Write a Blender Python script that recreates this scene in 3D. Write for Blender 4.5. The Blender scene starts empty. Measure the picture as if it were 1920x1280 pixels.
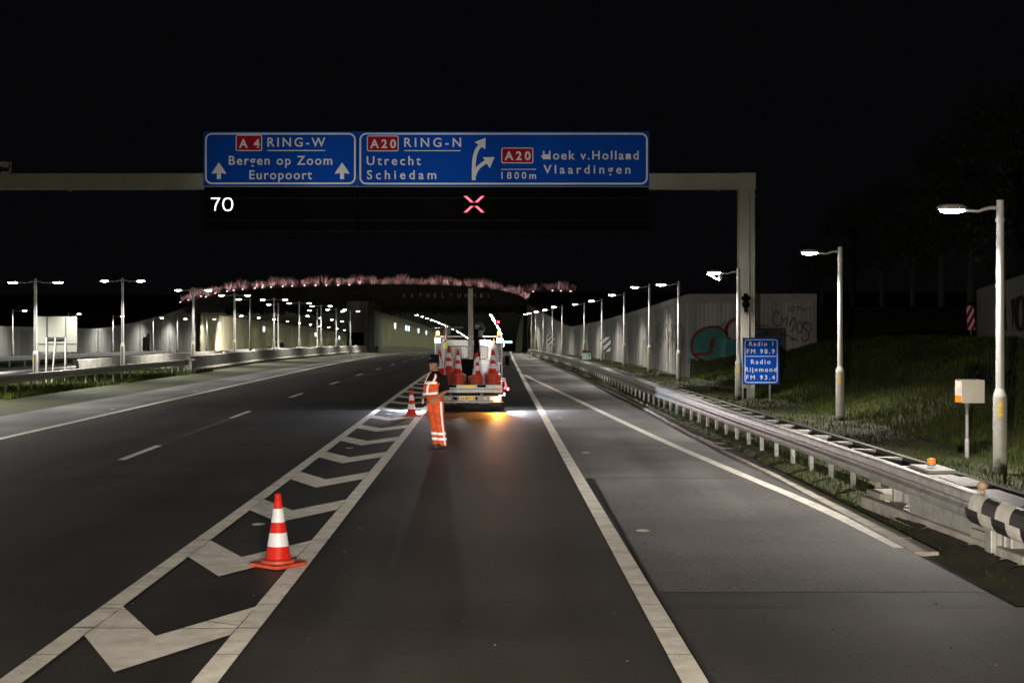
import bpy, math, random
import numpy as np
from mathutils import Vector, Matrix
R = math.radians
random.seed(7)
sc = bpy.context.scene
COL = sc.collection

# ------------------------------------------------------------------ camera
HC = 2.5            # eye height above the near road
F = 2666.7          # focal length in pixels of a 1920 px wide picture (50 mm lens)
YH = 614.0
cam_d = bpy.data.cameras.new("camera")
cam_d.lens = 50.0; cam_d.sensor_width = 36.0
cam_d.shift_y = -(640.0 - YH) / 1920.0
cam_d.clip_start = 0.1; cam_d.clip_end = 4000
cam = bpy.data.objects.new("camera", cam_d); COL.objects.link(cam)
cam.location = (0, 0, HC); cam.rotation_euler = (R(90), 0, 0)
sc.camera = cam

# ------------------------------------------------------------------ night sky
w = bpy.data.worlds.new("World"); sc.world = w; w.use_nodes = True
wn = w.node_tree; bg = wn.nodes["Background"]
bg.inputs[0].default_value = (0.80, 0.86, 1.0, 1); bg.inputs[1].default_value = 0.0009

sc.view_settings.view_transform = 'Standard'
sc.view_settings.look = 'None'
sc.view_settings.exposure = 1.15
sc.view_settings.gamma = 1.0
sc.render.engine = 'CYCLES'
sc.cycles.use_denoising = True
sc.cycles.max_bounces = 5
sc.cycles.diffuse_bounces = 3
sc.cycles.glossy_bounces = 3
sc.cycles.sample_clamp_indirect = 3.0
sc.cycles.caustics_reflective = False
sc.cycles.caustics_refractive = False

LAMP_W = 1000.0      # street lantern power
LAMP_COL = (1.0, 0.92, 0.82)
LAMP_COL2 = (1.0, 0.97, 0.90)

# ------------------------------------------------------------------ geometry helpers
def gz(d):
    return -0.00004 * max(0.0, d - 45.0) ** 2
def G(px, py, h=0.0):
    """point of the road surface (plus h) seen at a photograph pixel"""
    d = 40.0
    for _ in range(60):
        d = F * (HC - h - gz(d)) / (py - YH) * .5 + d * .5
        d = min(d, 240)
    return Vector(((px - 960) * d / F, d, gz(d) + h))
def P(px, py, d):
    return Vector(((px - 960) * d / F, d, HC + (YH - py) * d / F))

def interp(pts, t):
    if t <= pts[0][0]:
        a, b = pts[0], pts[1]
    elif t >= pts[-1][0]:
        a, b = pts[-2], pts[-1]
    else:
        for a, b in zip(pts, pts[1:]):
            if a[0] <= t <= b[0]: break
    k = (t - a[0]) / (b[0] - a[0])
    return a[1] + (b[1] - a[1]) * k
def smooth(pts, n=2):
    for _ in range(n):
        q = [pts[0]]
        for a, b in zip(pts, pts[1:]):
            q.append(tuple(a[i] * .75 + b[i] * .25 for i in range(len(a))))
            q.append(tuple(a[i] * .25 + b[i] * .75 for i in range(len(a))))
        q.append(pts[-1]); pts = q
    return pts

class MB:
    def __init__(s): s.v = []; s.f = []; s.m = []
    def add(s, vs, fs, mi=0):
        o = len(s.v); s.v += [tuple(v) for v in vs]
        for f in fs: s.f.append(tuple(o + i for i in f)); s.m.append(mi)
        return s
    def box(s, c, d, mi=0, rot=None, taper=1.0):
        x, y, z = d[0] / 2, d[1] / 2, d[2] / 2
        vs = []
        for k, zz in enumerate((-z, z)):
            t = 1 if k == 0 else taper
            vs += [Vector((-x * t, -y * t, zz)), Vector((x * t, -y * t, zz)), Vector((x * t, y * t, zz)), Vector((-x * t, y * t, zz))]
        if rot is not None: vs = [rot @ v for v in vs]
        c = Vector(c)
        return s.add([v + c for v in vs], [(0, 3, 2, 1), (4, 5, 6, 7), (0, 1, 5, 4), (1, 2, 6, 5), (2, 3, 7, 6), (3, 0, 4, 7)], mi)
    def bbox(s, c, d, b=0.02, mi=0, rot=None):
        """box with chamfered edges"""
        import bmesh
        bm = bmesh.new(); bmesh.ops.create_cube(bm, size=1)
        for v in bm.verts: v.co = Vector((v.co.x * d[0], v.co.y * d[1], v.co.z * d[2]))
        bmesh.ops.bevel(bm, geom=bm.edges[:], offset=b, segments=2, affect='EDGES', profile=.6)
        bm.verts.ensure_lookup_table()
        vs = [v.co.copy() for v in bm.verts]
        if rot is not None: vs = [rot @ v for v in vs]
        c = Vector(c)
        s.add([v + c for v in vs], [[v.index for v in f.verts] for f in bm.faces], mi)
        bm.free(); return s
    def ring_loft(s, rings, mi=0, caps=True):
        n = len(rings[0]); vs = [p for r in rings for p in r]; fs = []
        for k in range(len(rings) - 1):
            for i in range(n):
                j = (i + 1) % n
                fs.append((k * n + i, k * n + j, (k + 1) * n + j, (k + 1) * n + i))
        if caps:
            fs.append(tuple(reversed(range(n)))); fs.append(tuple(range((len(rings) - 1) * n, len(rings) * n)))
        return s.add(vs, fs, mi)
    def tube(s, pts, r, n=10, mi=0, caps=True):
        pts = [Vector(p) for p in pts]
        rs = r if isinstance(r, (list, tuple)) else [r] * len(pts)
        rings = []; up = None
        for k, p in enumerate(pts):
            if k == 0: t = pts[1] - p
            elif k == len(pts) - 1: t = p - pts[k - 1]
            else: t = (pts[k + 1] - p).normalized() + (p - pts[k - 1]).normalized()
            t.normalize()
            if up is None:
                up = Vector((0, 0, 1)) if abs(t.z) < .9 else Vector((0, 1, 0))
            a = t.cross(up).normalized(); b = a.cross(t).normalized(); up = b
            rings.append([p + (a * math.cos(2 * math.pi * i / n) + b * math.sin(2 * math.pi * i / n)) * rs[k] for i in range(n)])
        return s.ring_loft(rings, mi, caps)
    def lathe(s, prof, c=(0, 0, 0), n=20, mi=0, caps=True):
        rings = [[Vector((c[0] + r * math.cos(2 * math.pi * i / n), c[1] + r * math.sin(2 * math.pi * i / n), c[2] + z)) for i in range(n)] for r, z in prof]
        return s.ring_loft(rings, mi, caps)
    def ellipsoid(s, c, rad, n=12, m=8, mi=0, rot=None):
        c = Vector(c); rings = []
        for k in range(m + 1):
            a = -math.pi / 2 + math.pi * (k + .02) / (m + .04)
            ring = []
            for i in range(n):
                t = 2 * math.pi * i / n
                v = Vector((rad[0] * math.cos(a) * math.cos(t), rad[1] * math.cos(a) * math.sin(t), rad[2] * math.sin(a)))
                if rot is not None: v = rot @ v
                ring.append(c + v)
            rings.append(ring)
        return s.ring_loft(rings, mi)
    def prism(s, poly, ext, mi=0):
        """poly: list of 3D points (flat), ext: vector"""
        n = len(poly); e = Vector(ext)
        vs = [Vector(p) for p in poly] + [Vector(p) + e for p in poly]
        fs = [tuple(reversed(range(n))), tuple(range(n, 2 * n))] + [(i, (i + 1) % n, n + (i + 1) % n, n + i) for i in range(n)]
        return s.add(vs, fs, mi)
    def quad(s, a, b, c, d, mi=0): return s.add([a, b, c, d], [(0, 1, 2, 3)], mi)
    def build(s, name, mats, parent=None, smooth=False, loc=None, rz=0.0):
        me = bpy.data.meshes.new(name)
        me.from_pydata(s.v, [], s.f)
        if not isinstance(mats, (list, tuple)): mats = [mats]
        for m_ in mats: me.materials.append(m_)
        if len(mats) > 1: me.polygons.foreach_set("material_index", s.m)
        me.validate()
        import bmesh
        bm = bmesh.new(); bm.from_mesh(me); bmesh.ops.recalc_face_normals(bm, faces=bm.faces[:]); bm.to_mesh(me); bm.free()
        if smooth:
            me.polygons.foreach_set("use_smooth", [True] * len(me.polygons))
            try: me.set_sharp_from_angle(angle=R(38))
            except Exception: pass
        me.update()
        o = bpy.data.objects.new(name, me); COL.objects.link(o)
        if parent is not None: o.parent = parent
        if loc is not None: o.location = loc
        o.rotation_euler.z = rz
        return o

def tag(o, label=None, cat=None, group=None, kind=None):
    if label: o['label'] = label
    if cat: o['category'] = cat
    if group: o['group'] = group
    if kind: o['kind'] = kind
    return o
def empty(name, loc=(0, 0, 0), rz=0.0, label=None, cat=None, group=None):
    o = bpy.data.objects.new(name, None); COL.objects.link(o)
    o.empty_display_size = .2; o.location = loc; o.rotation_euler.z = rz
    return tag(o, label, cat, group)
def copy_tree(o, parent=None):
    kids = CH.get(o.name)
    if kids is None: kids = CH[o.name] = [c for c in bpy.data.objects if c.parent == o]
    c = o.copy(); COL.objects.link(c); c.parent = parent
    for ch in kids: copy_tree(ch, c)
    return c
CH = {}
_O = 'first second third fourth fifth sixth seventh eighth ninth tenth eleventh twelfth thirteenth fourteenth fifteenth sixteenth seventeenth eighteenth nineteenth'.split()
def nth(i):
    if i < 19: return _O[i]
    t, u = divmod(i + 1, 10); n_ = ['', '', 'twent', 'thirt', 'fort'][t]
    return n_ + 'ieth' if u == 0 else n_ + 'y-' + _O[u - 1]
def light(name, kind, parent, loc, energy, color=(1, 1, 1), size=.08, spot=None, blend=1.0, aim=None):
    l = bpy.data.lights.new(name, kind); l.energy = energy; l.color = color
    if kind in ('POINT', 'SPOT'): l.shadow_soft_size = size
    if kind == 'SPOT': l.spot_size = R(spot or 150); l.spot_blend = blend
    o = bpy.data.objects.new(name, l); COL.objects.link(o); o.location = loc
    if parent is not None: o.parent = parent
    if aim is not None:
        o.rotation_euler = (Vector(aim) - Vector(loc)).to_track_quat('-Z', 'Y').to_euler()
    return o

# ------------------------------------------------------------------ materials
def mat(name, col, rough=.6, metal=0.0, var=0.0, scale=4.0, col2=None, bump=0.0, bscale=40.0, emit=None, estr=0.0, spec=.5, detail=6.0, stretch=None, coat=0.0):
    m = bpy.data.materials.new(name); m.use_nodes = True
    nt = m.node_tree; b = nt.nodes["Principled BSDF"]
    b.inputs['Base Color'].default_value = (*col, 1)
    b.inputs['Roughness'].default_value = rough
    b.inputs['Metallic'].default_value = metal
    b.inputs['Specular IOR Level'].default_value = spec
    if coat: b.inputs['Coat Weight'].default_value = coat
    if emit: b.inputs['Emission Color'].default_value = (*emit, 1); b.inputs['Emission Strength'].default_value = estr
    tc = None
    if var or col2 or bump:
        tc = nt.nodes.new('ShaderNodeTexCoord')
        mp = nt.nodes.new('ShaderNodeMapping'); nt.links.new(tc.outputs['Object'], mp.inputs[0])
        if stretch: mp.inputs['Scale'].default_value = stretch
    if var or col2:
        n = nt.nodes.new('ShaderNodeTexNoise'); n.inputs['Scale'].default_value = scale; n.inputs['Detail'].default_value = detail
        n.inputs['Roughness'].default_value = .65
        nt.links.new(mp.outputs[0], n.inputs['Vector'])
        r = nt.nodes.new('ShaderNodeValToRGB'); nt.links.new(n.outputs[0], r.inputs[0])
        c1 = [max(0, c * (1 - var)) for c in col]; c2 = col2 or [min(1, c * (1 + var)) for c in col]
        r.color_ramp.elements[0].position = .33; r.color_ramp.elements[1].position = .67
        r.color_ramp.elements[0].color = (*c1, 1); r.color_ramp.elements[1].color = (*c2, 1)
        nt.links.new(r.outputs[0], b.inputs['Base Color'])
        m['ramp'] = 1
    if bump:
        n2 = nt.nodes.new('ShaderNodeTexNoise'); n2.inputs['Scale'].default_value = bscale; n2.inputs['Detail'].default_value = 4
        nt.links.new(mp.outputs[0], n2.inputs['Vector'])
        bp = nt.nodes.new('ShaderNodeBump'); bp.inputs['Strength'].default_value = bump; bp.inputs['Distance'].default_value = .02
        nt.links.new(n2.outputs[0], bp.inputs['Height']); nt.links.new(bp.outputs[0], b.inputs['Normal'])
    return m

def asphalt(name, c1, c2, rough=.62, fs=48):
    """grey asphalt: big tonal patches, long wheel streaks, fine aggregate"""
    m = bpy.data.materials.new(name); m.use_nodes = True
    nt = m.node_tree; b = nt.nodes["Principled BSDF"]; L = nt.links.new
    tc = nt.nodes.new('ShaderNodeTexCoord')
    def noise(scale, det, st=(1, 1, 1)):
        mp = nt.nodes.new('ShaderNodeMapping'); mp.inputs['Scale'].default_value = st; L(tc.outputs['Object'], mp.inputs[0])
        n = nt.nodes.new('ShaderNodeTexNoise'); n.inputs['Scale'].default_value = scale; n.inputs['Detail'].default_value = det; L(mp.outputs[0], n.inputs[0]); return n
    big = noise(.35, 4); st = noise(1.1, 4, (1, .05, 1)); fine = noise(fs, 2); mid = noise(9, 3)
    def math_(op, a, b_):
        n = nt.nodes.new('ShaderNodeMath'); n.operation = op
        for i, x in enumerate((a, b_)):
            if isinstance(x, (int, float)): n.inputs[i].default_value = x
            else: L(x, n.inputs[i])
        return n.outputs[0]
    t = math_('ADD', math_('MULTIPLY', big.outputs[0], .30), math_('MULTIPLY', st.outputs[0], .22))
    t = math_('ADD', t, math_('MULTIPLY', fine.outputs[0], .40)); t = math_('ADD', t, math_('MULTIPLY', mid.outputs[0], .08))
    r = nt.nodes.new('ShaderNodeValToRGB'); r.color_ramp.elements[0].position = .445; r.color_ramp.elements[1].position = .56
    r.color_ramp.elements[0].color = (*c1, 1); r.color_ramp.elements[1].color = (*c2, 1)
    L(t, r.inputs[0]); L(r.outputs[0], b.inputs['Base Color'])
    rr = nt.nodes.new('ShaderNodeMapRange'); rr.inputs[3].default_value = rough - .1; rr.inputs[4].default_value = rough + .14
    L(st.outputs[0], rr.inputs[0]); L(rr.outputs[0], b.inputs['Roughness'])
    b.inputs['Specular IOR Level'].default_value = .35
    bp = nt.nodes.new('ShaderNodeBump'); bp.inputs['Strength'].default_value = .5; bp.inputs['Distance'].default_value = .006
    L(fine.outputs[0], bp.inputs['Height']); L(bp.outputs[0], b.inputs['Normal'])
    return m

def ribbed(name, c1, c2, axis, scale, bump=.6, dark=(.05, .05, .045)):
    """concrete with vertical ribs and rain streaks"""
    m = bpy.data.materials.new(name); m.use_nodes = True
    nt = m.node_tree; b = nt.nodes["Principled BSDF"]; L = nt.links.new
    tc = nt.nodes.new('ShaderNodeTexCoord')
    wv = nt.nodes.new('ShaderNodeTexWave'); wv.wave_type = 'BANDS'; wv.bands_direction = axis; wv.inputs['Scale'].default_value = scale
    wv.inputs['Distortion'].default_value = 0.0; L(tc.outputs['Object'], wv.inputs[0])
    mp = nt.nodes.new('ShaderNodeMapping'); mp.inputs['Scale'].default_value = (1.4, 1.4, .12); L(tc.outputs['Object'], mp.inputs[0])
    n = nt.nodes.new('ShaderNodeTexNoise'); n.inputs['Scale'].default_value = 1.3; n.inputs['Detail'].default_value = 8; L(mp.outputs[0], n.inputs[0])
    r = nt.nodes.new('ShaderNodeValToRGB'); r.color_ramp.elements[0].position = .34; r.color_ramp.elements[1].position = .66
    r.color_ramp.elements[0].color = (*c1, 1); r.color_ramp.elements[1].color = (*c2, 1); L(n.outputs[0], r.inputs[0])
    mp2 = nt.nodes.new('ShaderNodeMapping'); mp2.inputs['Scale'].default_value = (6, 6, .35); L(tc.outputs['Object'], mp2.inputs[0])
    n2 = nt.nodes.new('ShaderNodeTexNoise'); n2.inputs['Scale'].default_value = 1.0; n2.inputs['Detail'].default_value = 6; L(mp2.outputs[0], n2.inputs[0])
    r2 = nt.nodes.new('ShaderNodeValToRGB'); r2.color_ramp.elements[0].position = .62; r2.color_ramp.elements[1].position = .74
    r2.color_ramp.elements[0].color = (0, 0, 0, 1); r2.color_ramp.elements[1].color = (.55, .55, .55, 1); L(n2.outputs[0], r2.inputs[0])
    mx = nt.nodes.new('ShaderNodeMixRGB'); L(r2.outputs[0], mx.inputs[0]); L(r.outputs[0], mx.inputs[1]); mx.inputs[2].default_value = (*dark, 1)
    L(mx.outputs[0], b.inputs['Base Color']); b.inputs['Roughness'].default_value = .85
    bp = nt.nodes.new('ShaderNodeBump'); bp.inputs['Strength'].default_value = bump; bp.inputs['Distance'].default_value = .03
    L(wv.outputs[1], bp.inputs['Height']); L(bp.outputs[0], b.inputs['Normal'])
    return m

M = {}
M['asphalt'] = asphalt('asphalt', (.0105, .0096, .0086), (.036, .0328, .029))
M['asphalt_new'] = asphalt('asphalt_newer', (.028, .0255, .023), (.078, .071, .064), .6)
M['asphalt_old_lit'] = asphalt('asphalt_shoulder', (.075, .072, .071), (.20, .193, .188), .66)  # older asphalt; on the left shoulder its paleness also carries lamp brightness
M['ground'] = mat('verge_soil', (.018, .026, .006), .95, var=.5, scale=1.2, col2=(.045, .05, .016), bump=.8, bscale=14)
M['grass'] = mat('grass_blades', (.020, .040, .004), .85, var=.4, scale=.5, col2=(.060, .078, .011), spec=.2)
M['plume'] = mat('tall_grass_plumes', (.16, .13, .11), .8, var=.5, scale=1.5, col2=(.34, .28, .24))
M['paint'] = mat('road_paint', (.60, .57, .51), .62, var=.12, scale=3.5, col2=(.82, .79, .72), bump=.25, bscale=90, detail=10)
M['paint_old'] = mat('worn_road_paint', (.07, .068, .06), .8, var=.3, scale=30)
M['seam'] = mat('tar_joint', (.012, .011, .010), .7)
M['concrete'] = mat('concrete', (.22, .205, .18), .85, var=.28, scale=2.5, col2=(.33, .31, .27), bump=.5, bscale=25)
M['concrete_light'] = mat('pale_concrete', (.33, .31, .27), .85, var=.3, scale=3.0, col2=(.46, .43, .38), bump=.5, bscale=30)
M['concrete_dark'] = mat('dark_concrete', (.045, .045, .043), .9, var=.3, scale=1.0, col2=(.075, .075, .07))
M['wall_y'] = ribbed('ribbed_wall_concrete', (.19, .185, .175), (.33, .325, .31), 'Y', 1.0)
M['wall_x'] = ribbed('ribbed_return_wall', (.24, .235, .23), (.38, .37, .36), 'X', 1.6, .35)
M['wall_left'] = ribbed('retaining_wall_concrete', (.17, .165, .155), (.27, .265, .25), 'Y', .5, .35)
M['tunnel_wall'] = ribbed('tunnel_lining', (.30, .27, .18), (.52, .47, .32), 'Y', .16, 1.0, dark=(.12, .11, .08))
M['tunnel_wall_warm_lit'] = ribbed('tunnel_lining_warm_lit', (.20, .16, .11), (.30, .24, .16), 'Y', .16, .5)  # brown tint puts the brownish tunnel lighting into the wall colour
M['galv'] = mat('galvanised_steel', (.33, .325, .31), .5, .3, var=.22, scale=5, col2=(.46, .455, .44), bump=.08, bscale=60)
M['galv_dull'] = mat('dull_galvanised_steel', (.26, .26, .25), .6, .3, var=.25, scale=6)
M['rail_back'] = mat('dark_rail_steel', (.07, .068, .06), .8, .1, var=.3, scale=3)  # plain dark steel colour for the rear beam
M['pole'] = mat('lamp_post_paint', (.40, .40, .385), .5, .15, var=.10, scale=3)
M['pole_dark'] = mat('lamp_post_foot', (.16, .165, .15), .8, var=.2, scale=8)
M['pole_base'] = mat('lamp_post_sleeve', (.34, .335, .31), .6, .1, var=.15, scale=7)
M['yellow'] = mat('yellow_sticker', (.75, .48, .03), .5, var=.4, scale=40)
M['gantry'] = mat('gantry_steel', (.22, .215, .18), .7, .1, var=.12, scale=1.0)
M['gantry_foot'] = mat('gantry_column_foot', (.20, .20, .18), .85, var=.2, scale=3)
M['blue'] = mat('sign_blue', (.002, .062, .40), .7, spec=.05)
M['white'] = mat('sign_white', (.72, .72, .74), .7, spec=.1)
M['red'] = mat('sign_red', (.34, .008, .018), .7, spec=.1)
M['sign_grey'] = mat('sign_back_grey', (.36, .36, .34), .5, .3, var=.1, scale=2)
M['black'] = mat('black_panel', (.003, .003, .003), .9, spec=.03)
M['blackpaint'] = mat('black_paint', (.015, .015, .015), .5, var=.4, scale=10)
M['rubber'] = mat('tyre_rubber', (.02, .02, .02), .85, var=.2, scale=10)
M['dark_steel'] = mat('dark_steel', (.05, .05, .05), .5, .5, var=.3, scale=5)
M['truck_white'] = mat('white_vehicle_paint', (.40, .41, .45), .35, coat=.4, var=.05, scale=2)
M['alu'] = mat('aluminium', (.24, .235, .225), .5, .5, var=.15, scale=3, stretch=(1, 6, 6))
M['glass'] = mat('dark_glass', (.01, .012, .016), .2, spec=.15)
M['plate'] = mat('yellow_number_plate', (.80, .52, .05), .5)
M['plate_blue'] = mat('plate_blue_strip', (.02, .12, .5), .5)
M['cone_orange'] = mat('cone_orange', (.36, .009, .004), .55, var=.16, scale=9, spec=.15)
M['cone_base'] = mat('cone_base_orange', (.34, .035, .012), .6, var=.4, scale=9)
M['cone_white'] = mat('cone_reflective_band', (.42, .43, .47), .5, var=.05, scale=20)
M['skin'] = mat('skin', (.22, .115, .075), .6, spec=.3)
M['orange_cloth'] = mat('orange_work_trousers', (.50, .055, .008), .8, var=.3, scale=7, col2=(.74, .10, .014), bump=.9, bscale=11)
M['black_cloth'] = mat('black_shirt', (.006, .0055, .006), .95, spec=.1)
M['reflective'] = mat('reflective_tape', (.86, .86, .88), .4)
M['amber'] = mat('amber_lens', (.7, .2, .01), .3)
M['lamp_glow'] = mat('lantern_glass', (.9, .9, .9), .3, emit=(1.0, .97, .92), estr=40)
M['lamp_glow2'] = mat('lantern_glass_greenish', (.9, .9, .9), .3, emit=(.93, 1.0, .88), estr=22)
def emis(name, c, s): return mat(name, (.02, .02, .02), .4, emit=c, estr=s)
M['led_white'] = emis('white_leds', (.84, .97, 1.0), 1.6)
M['led_red'] = emis('red_leds', (1.0, .10, .17), 1.5)
M['e_amber'] = emis('amber_lamp_lit', (1.0, .33, .03), 9)
M['e_red'] = emis('red_lamp_lit', (1.0, .04, .06), 30)
M['e_white'] = emis('work_light_lit', (.88, .93, 1.0), 14)
M['e_tunnel'] = emis('tunnel_light', (.93, 1.0, .74), 190)
M['e_wall'] = emis('blue_white_light_box', (.62, .95, 1.0), 5)
M['e_pink'] = emis('pink_uplight', (1.0, .55, .62), 14)
M['fan'] = mat('dark_fan_housing', (.03, .028, .026), .6, .3)
M['e_board'] = emis('pale_blue_board', (.55, .80, 1.0), 1.1)
M['teal'] = mat('teal_spray_paint', (.03, .16, .16), .7, var=.2, scale=3)
M['darkred'] = mat('dark_red_spray_paint', (.14, .012, .02), .7)
M['lightblue'] = mat('pale_blue_spray_paint', (.12, .20, .27), .7, var=.3, scale=3)
M['blackspray'] = mat('black_spray_paint', (.012, .012, .014), .8)
M['leaf'] = mat('dark_leaves', (.020, .032, .012), .8, var=.4, scale=1.5)
M['bark'] = mat('bark', (.05, .04, .03), .9, var=.3, scale=8)
M['green_sign'] = mat('escape_sign_green', (.0, .42, .30), .5)
M['hydraulic'] = mat('hose_black', (.015, .015, .015), .5)

# ------------------------------------------------------------------ the lie of the land (x by distance d along the road)
EDGE_R = smooth([(-12, 4.75), (8, 4.6), (15.6, 4.46), (21.4, 4.40), (26.6, 4.32), (33.7, 4.12), (42.7, 4.05), (52.9, 3.85), (70, 3.4), (92, 2.9), (115, 2.2), (136, 1.5), (190, 1.3), (560, 1.3)])
EDGE_L = smooth([(-12, -16.0), (20, -16.5), (47, -17.0), (56, -17.25), (75, -17.15), (80, -17.7), (107, -18.9), (135, -18.5), (187, -18.8), (560, -18.9)], 1)
LINE_R = smooth([(-12, 1.6), (10.6, 1.28), (29, 1.03), (44, .86), (60, .66), (80, .46), (100, .28), (120, .12), (150, -.05), (173, -.16), (260, -.3)])
LINE_A = smooth([(-12, -3.17), (10.1, -3.545), (22.4, -3.72), (35.8, -3.95), (47.7, -4.15), (78.7, -4.63), (110, -4.95), (150, -5.1), (250, -5.1)])
LINE_B = smooth([(-12, -1.86), (10.2, -2.165), (20.4, -2.31), (31.2, -2.47), (47, -2.72), (78, -3.15), (110, -3.45), (150, -3.6), (250, -3.7)])
LINE_F = smooth([(-12, -10.7), (32, -11.5), (67.3, -12.1), (93, -12.65), (123, -13.35), (150, -13.85), (200, -14.2), (260, -14.0)])
LINE_E = smooth([(16.1, 4.42), (19.7, 4.29), (23.8, 3.93), (27.1, 3.66), (31.3, 3.33), (40, 2.78), (52.9, 2.0), (66, 1.2), (77, .62)])
DASH = [(20, -7.2), (26.8, -7.37), (41.4, -7.82), (52, -7.95), (64, -8.05), (76, -8.2), (88, -8.3), (100, -8.4), (112, -8.45), (160, -8.7), (260, -8.7)]
WALL_R = [(66, 8.2, 4.06), (90, 7.96, 3.6), (110, 7.1, 3.08), (140, 5.8, 2.55), (152, 5.1, 3.05), (175, 3.6, 4.5), (187.5, 2.05, 5.5)]
WALL_L = [(88, -47.5, 2.7), (133, -47.8, 2.65), (164, -47.6, 2.35), (178, -47.0, 3.2), (191, -46.4, 4.3), (204, -45.2, 6.0)]
def xr(d): return interp(EDGE_R, d)
def wallr(d): return interp([(a, b) for a, b, c in WALL_R], d) if d >= 66 else 8.2
def topr(d): return interp([(a, c) for a, b, c in WALL_R], min(d, 187)) if d > 66 else 0
def vnoise(x, y):
    return math.sin(x * 1.7 + y * .6) * .5 + math.sin(x * .63 - y * 1.13 + 1.3) * .5
def land(x, y):
    """height of the ground"""
    g = gz(y)
    e = xr(y)
    if x < interp([(a, b) for a, b, c in WALL_L], min(max(y, 88), 204)) - .2:
        t = interp([(a, c) for a, b, c in WALL_L], min(max(y, 88), 204)) - .35
        k = max(0, min(1, (y - 60) / 30))
        if y > 204: t = t + min(1.8, (y - 204) * .15)
        return g * (1 - k) + t * k
    if x < e: 
        if -21.6 < x < -17.4 and y < 190: return g + .05
        return g - .03
    wr = wallr(y)
    e += .24
    t = max(0, min(1, (x - e) / .5))
    v = g - .03 + t * .18 + .05 * min(1, max(0, (x - e - .5) / 1)) + .02 * vnoise(x * 2, y * 2) * t
    if y > 187: v = g - .03
    if x > wr + .12:
        bank = v + min(1.85, .27 * (x - wr)) + .05 * vnoise(x, y)
        if y > 66.2:
            top = topr(y) - .2
            if y > 180: top += min(1.9, (y - 180) * .25)
            if x < 14.2: return top
            k = min(1, (y - 66) / 10); return bank * (1 - k) + top * k
        return bank
    return v

ys = [-40, -12, -6] + [i * 1.5 for i in range(0, 31)] + [48, 51, 54, 57, 60, 63, 65.9, 66.4] + [70 + i * 4 for i in range(0, 29)] + [184, 187.4] + [192 + i * 8 for i in range(0, 47)] + [700, 1000, 1800]
def columns(y):
    e = xr(y); w_ = wallr(y) if y < 188 else 2.05
    wl = interp([(a, b_) for b_, a, c_ in [(q[1], q[0], q[2]) for q in WALL_L]], min(max(y, 88), 204))
    c = [-1500, -300, -100, -60, wl - 1.2, wl - .3, wl - .08, -44, -36, -31, -22.6, -21.7, -19.6, -17.6, -12, -6, -1, e - .25, e - .02, e + .3, e + .55, e + 1.1, e + 1.8]
    lo = max(c[-1] + .1, w_ + .04)
    c += [c[-1] + (lo - c[-1]) * .5, lo]
    c += [lo + .2, lo + .8, lo + 1.5, lo + 2.5, lo + 4, lo + 6, lo + 8, lo + 12, lo + 20, lo + 60, lo + 300, lo + 1500]
    return c
b = MB(); rows = []
for y in ys:
    cs = columns(y); rows.append(len(b.v))
    for x in cs: b.v.append((x, y, land(x, y)))
n = len(columns(0))
for a, c in zip(rows, rows[1:]):
    for i in range(n - 1):
        b.f.append((a + i, a + i + 1, c + i + 1, c + i)); b.m.append(0)
ground = b.build('ground', M['ground'], smooth=True); tag(ground, kind='structure')

def sheet(name, x0, x1, y0, y1, dz, m, nx=2):
    """a sheet lying dz above the road profile between two curves"""
    b = MB(); yy = [y for y in ys if y0 < y < y1]; yy = [y0] + yy + [y1]; k = []
    for y in yy:
        a = x0(y) if callable(x0) else x0; c = x1(y) if callable(x1) else x1
        k.append(len(b.v))
        for i in range(nx): b.v.append((a + (c - a) * i / (nx - 1), y, gz(y) + dz))
    for p, q in zip(k, k[1:]):
        for i in range(nx - 1): b.f.append((p + i, p + i + 1, q + i + 1, q + i)); b.m.append(0)
    o = b.build(name, m); tag(o, kind='structure'); return o
road = sheet('road', lambda y: interp(EDGE_L, y), lambda y: xr(y), -12, 560, .0, M['asphalt'], 4)
sheet('road_shoulder', lambda y: interp(EDGE_L, y) + .02, lambda y: interp(LINE_F, y), -12, 250, .004, M['asphalt_old_lit'])  # brightness from the lamps is put into this shoulder's paler colour
sheet('road_shoulder', lambda y: interp(LINE_R, y), lambda y: xr(y) - .02, 23.6, 170, .004, M['asphalt_old_lit'])
sheet('road_patch', lambda y: 1.365, lambda y: xr(y) - .02, 13.45, 23.57, .004, M['asphalt_old_lit'])
sheet('road_patch', lambda y: 1.40, lambda y: xr(y) + .2, -12, 12.7, .004, M['asphalt_new'])
sheet('road_patch', lambda y: 1.37, lambda y: xr(y) - .02, 12.72, 13.43, .003, asphalt('asphalt_joint_band', (.03, .028, .026), (.085, .08, .073)))
sheet('opposite_road', -44.5, -22.6, 40, 560, .0, M['asphalt_old_lit'])

def strip(name, line, w_, y0, y1, dz, m, step=2.0, gap=0.0, jit=0.0):
    """painted line following a curve, laid in lengths with fine gaps between them"""
    b = MB(); y = y0
    while y < y1 - 1e-6:
        e = min(y + step, y1)
        a, c = y + gap / 2, e - gap / 2
        w1 = w_ / 2 + (random.uniform(-jit, jit)); w2 = w_ / 2 + (random.uniform(-jit, jit) * .4)
        def side(t, s):
            x = interp(line, t); dx = (interp(line, t + .5) - interp(line, t - .5))
            return Vector((x + s, t - dx * s, gz(t) + dz))
        mid = (a + c) / 2
        r = [side(a, -w1), side(a, w1), side(mid, w2), side(c, w1), side(c, -w1), side(mid, -w2)]
        b.add(r, [(0, 1, 2, 5), (5, 2, 3, 4)])
        y = e
    o = b.build(name, m); tag(o, kind='structure'); return o
Z1, Z2 = .009, .012
strip('lane_line_marking', LINE_R, .188, 4, 60, Z1, M['paint'], 0.98, .014, .002)
strip('lane_line_marking', LINE_R, .188, 60, 250, Z1, M['paint'], 4.0)
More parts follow.
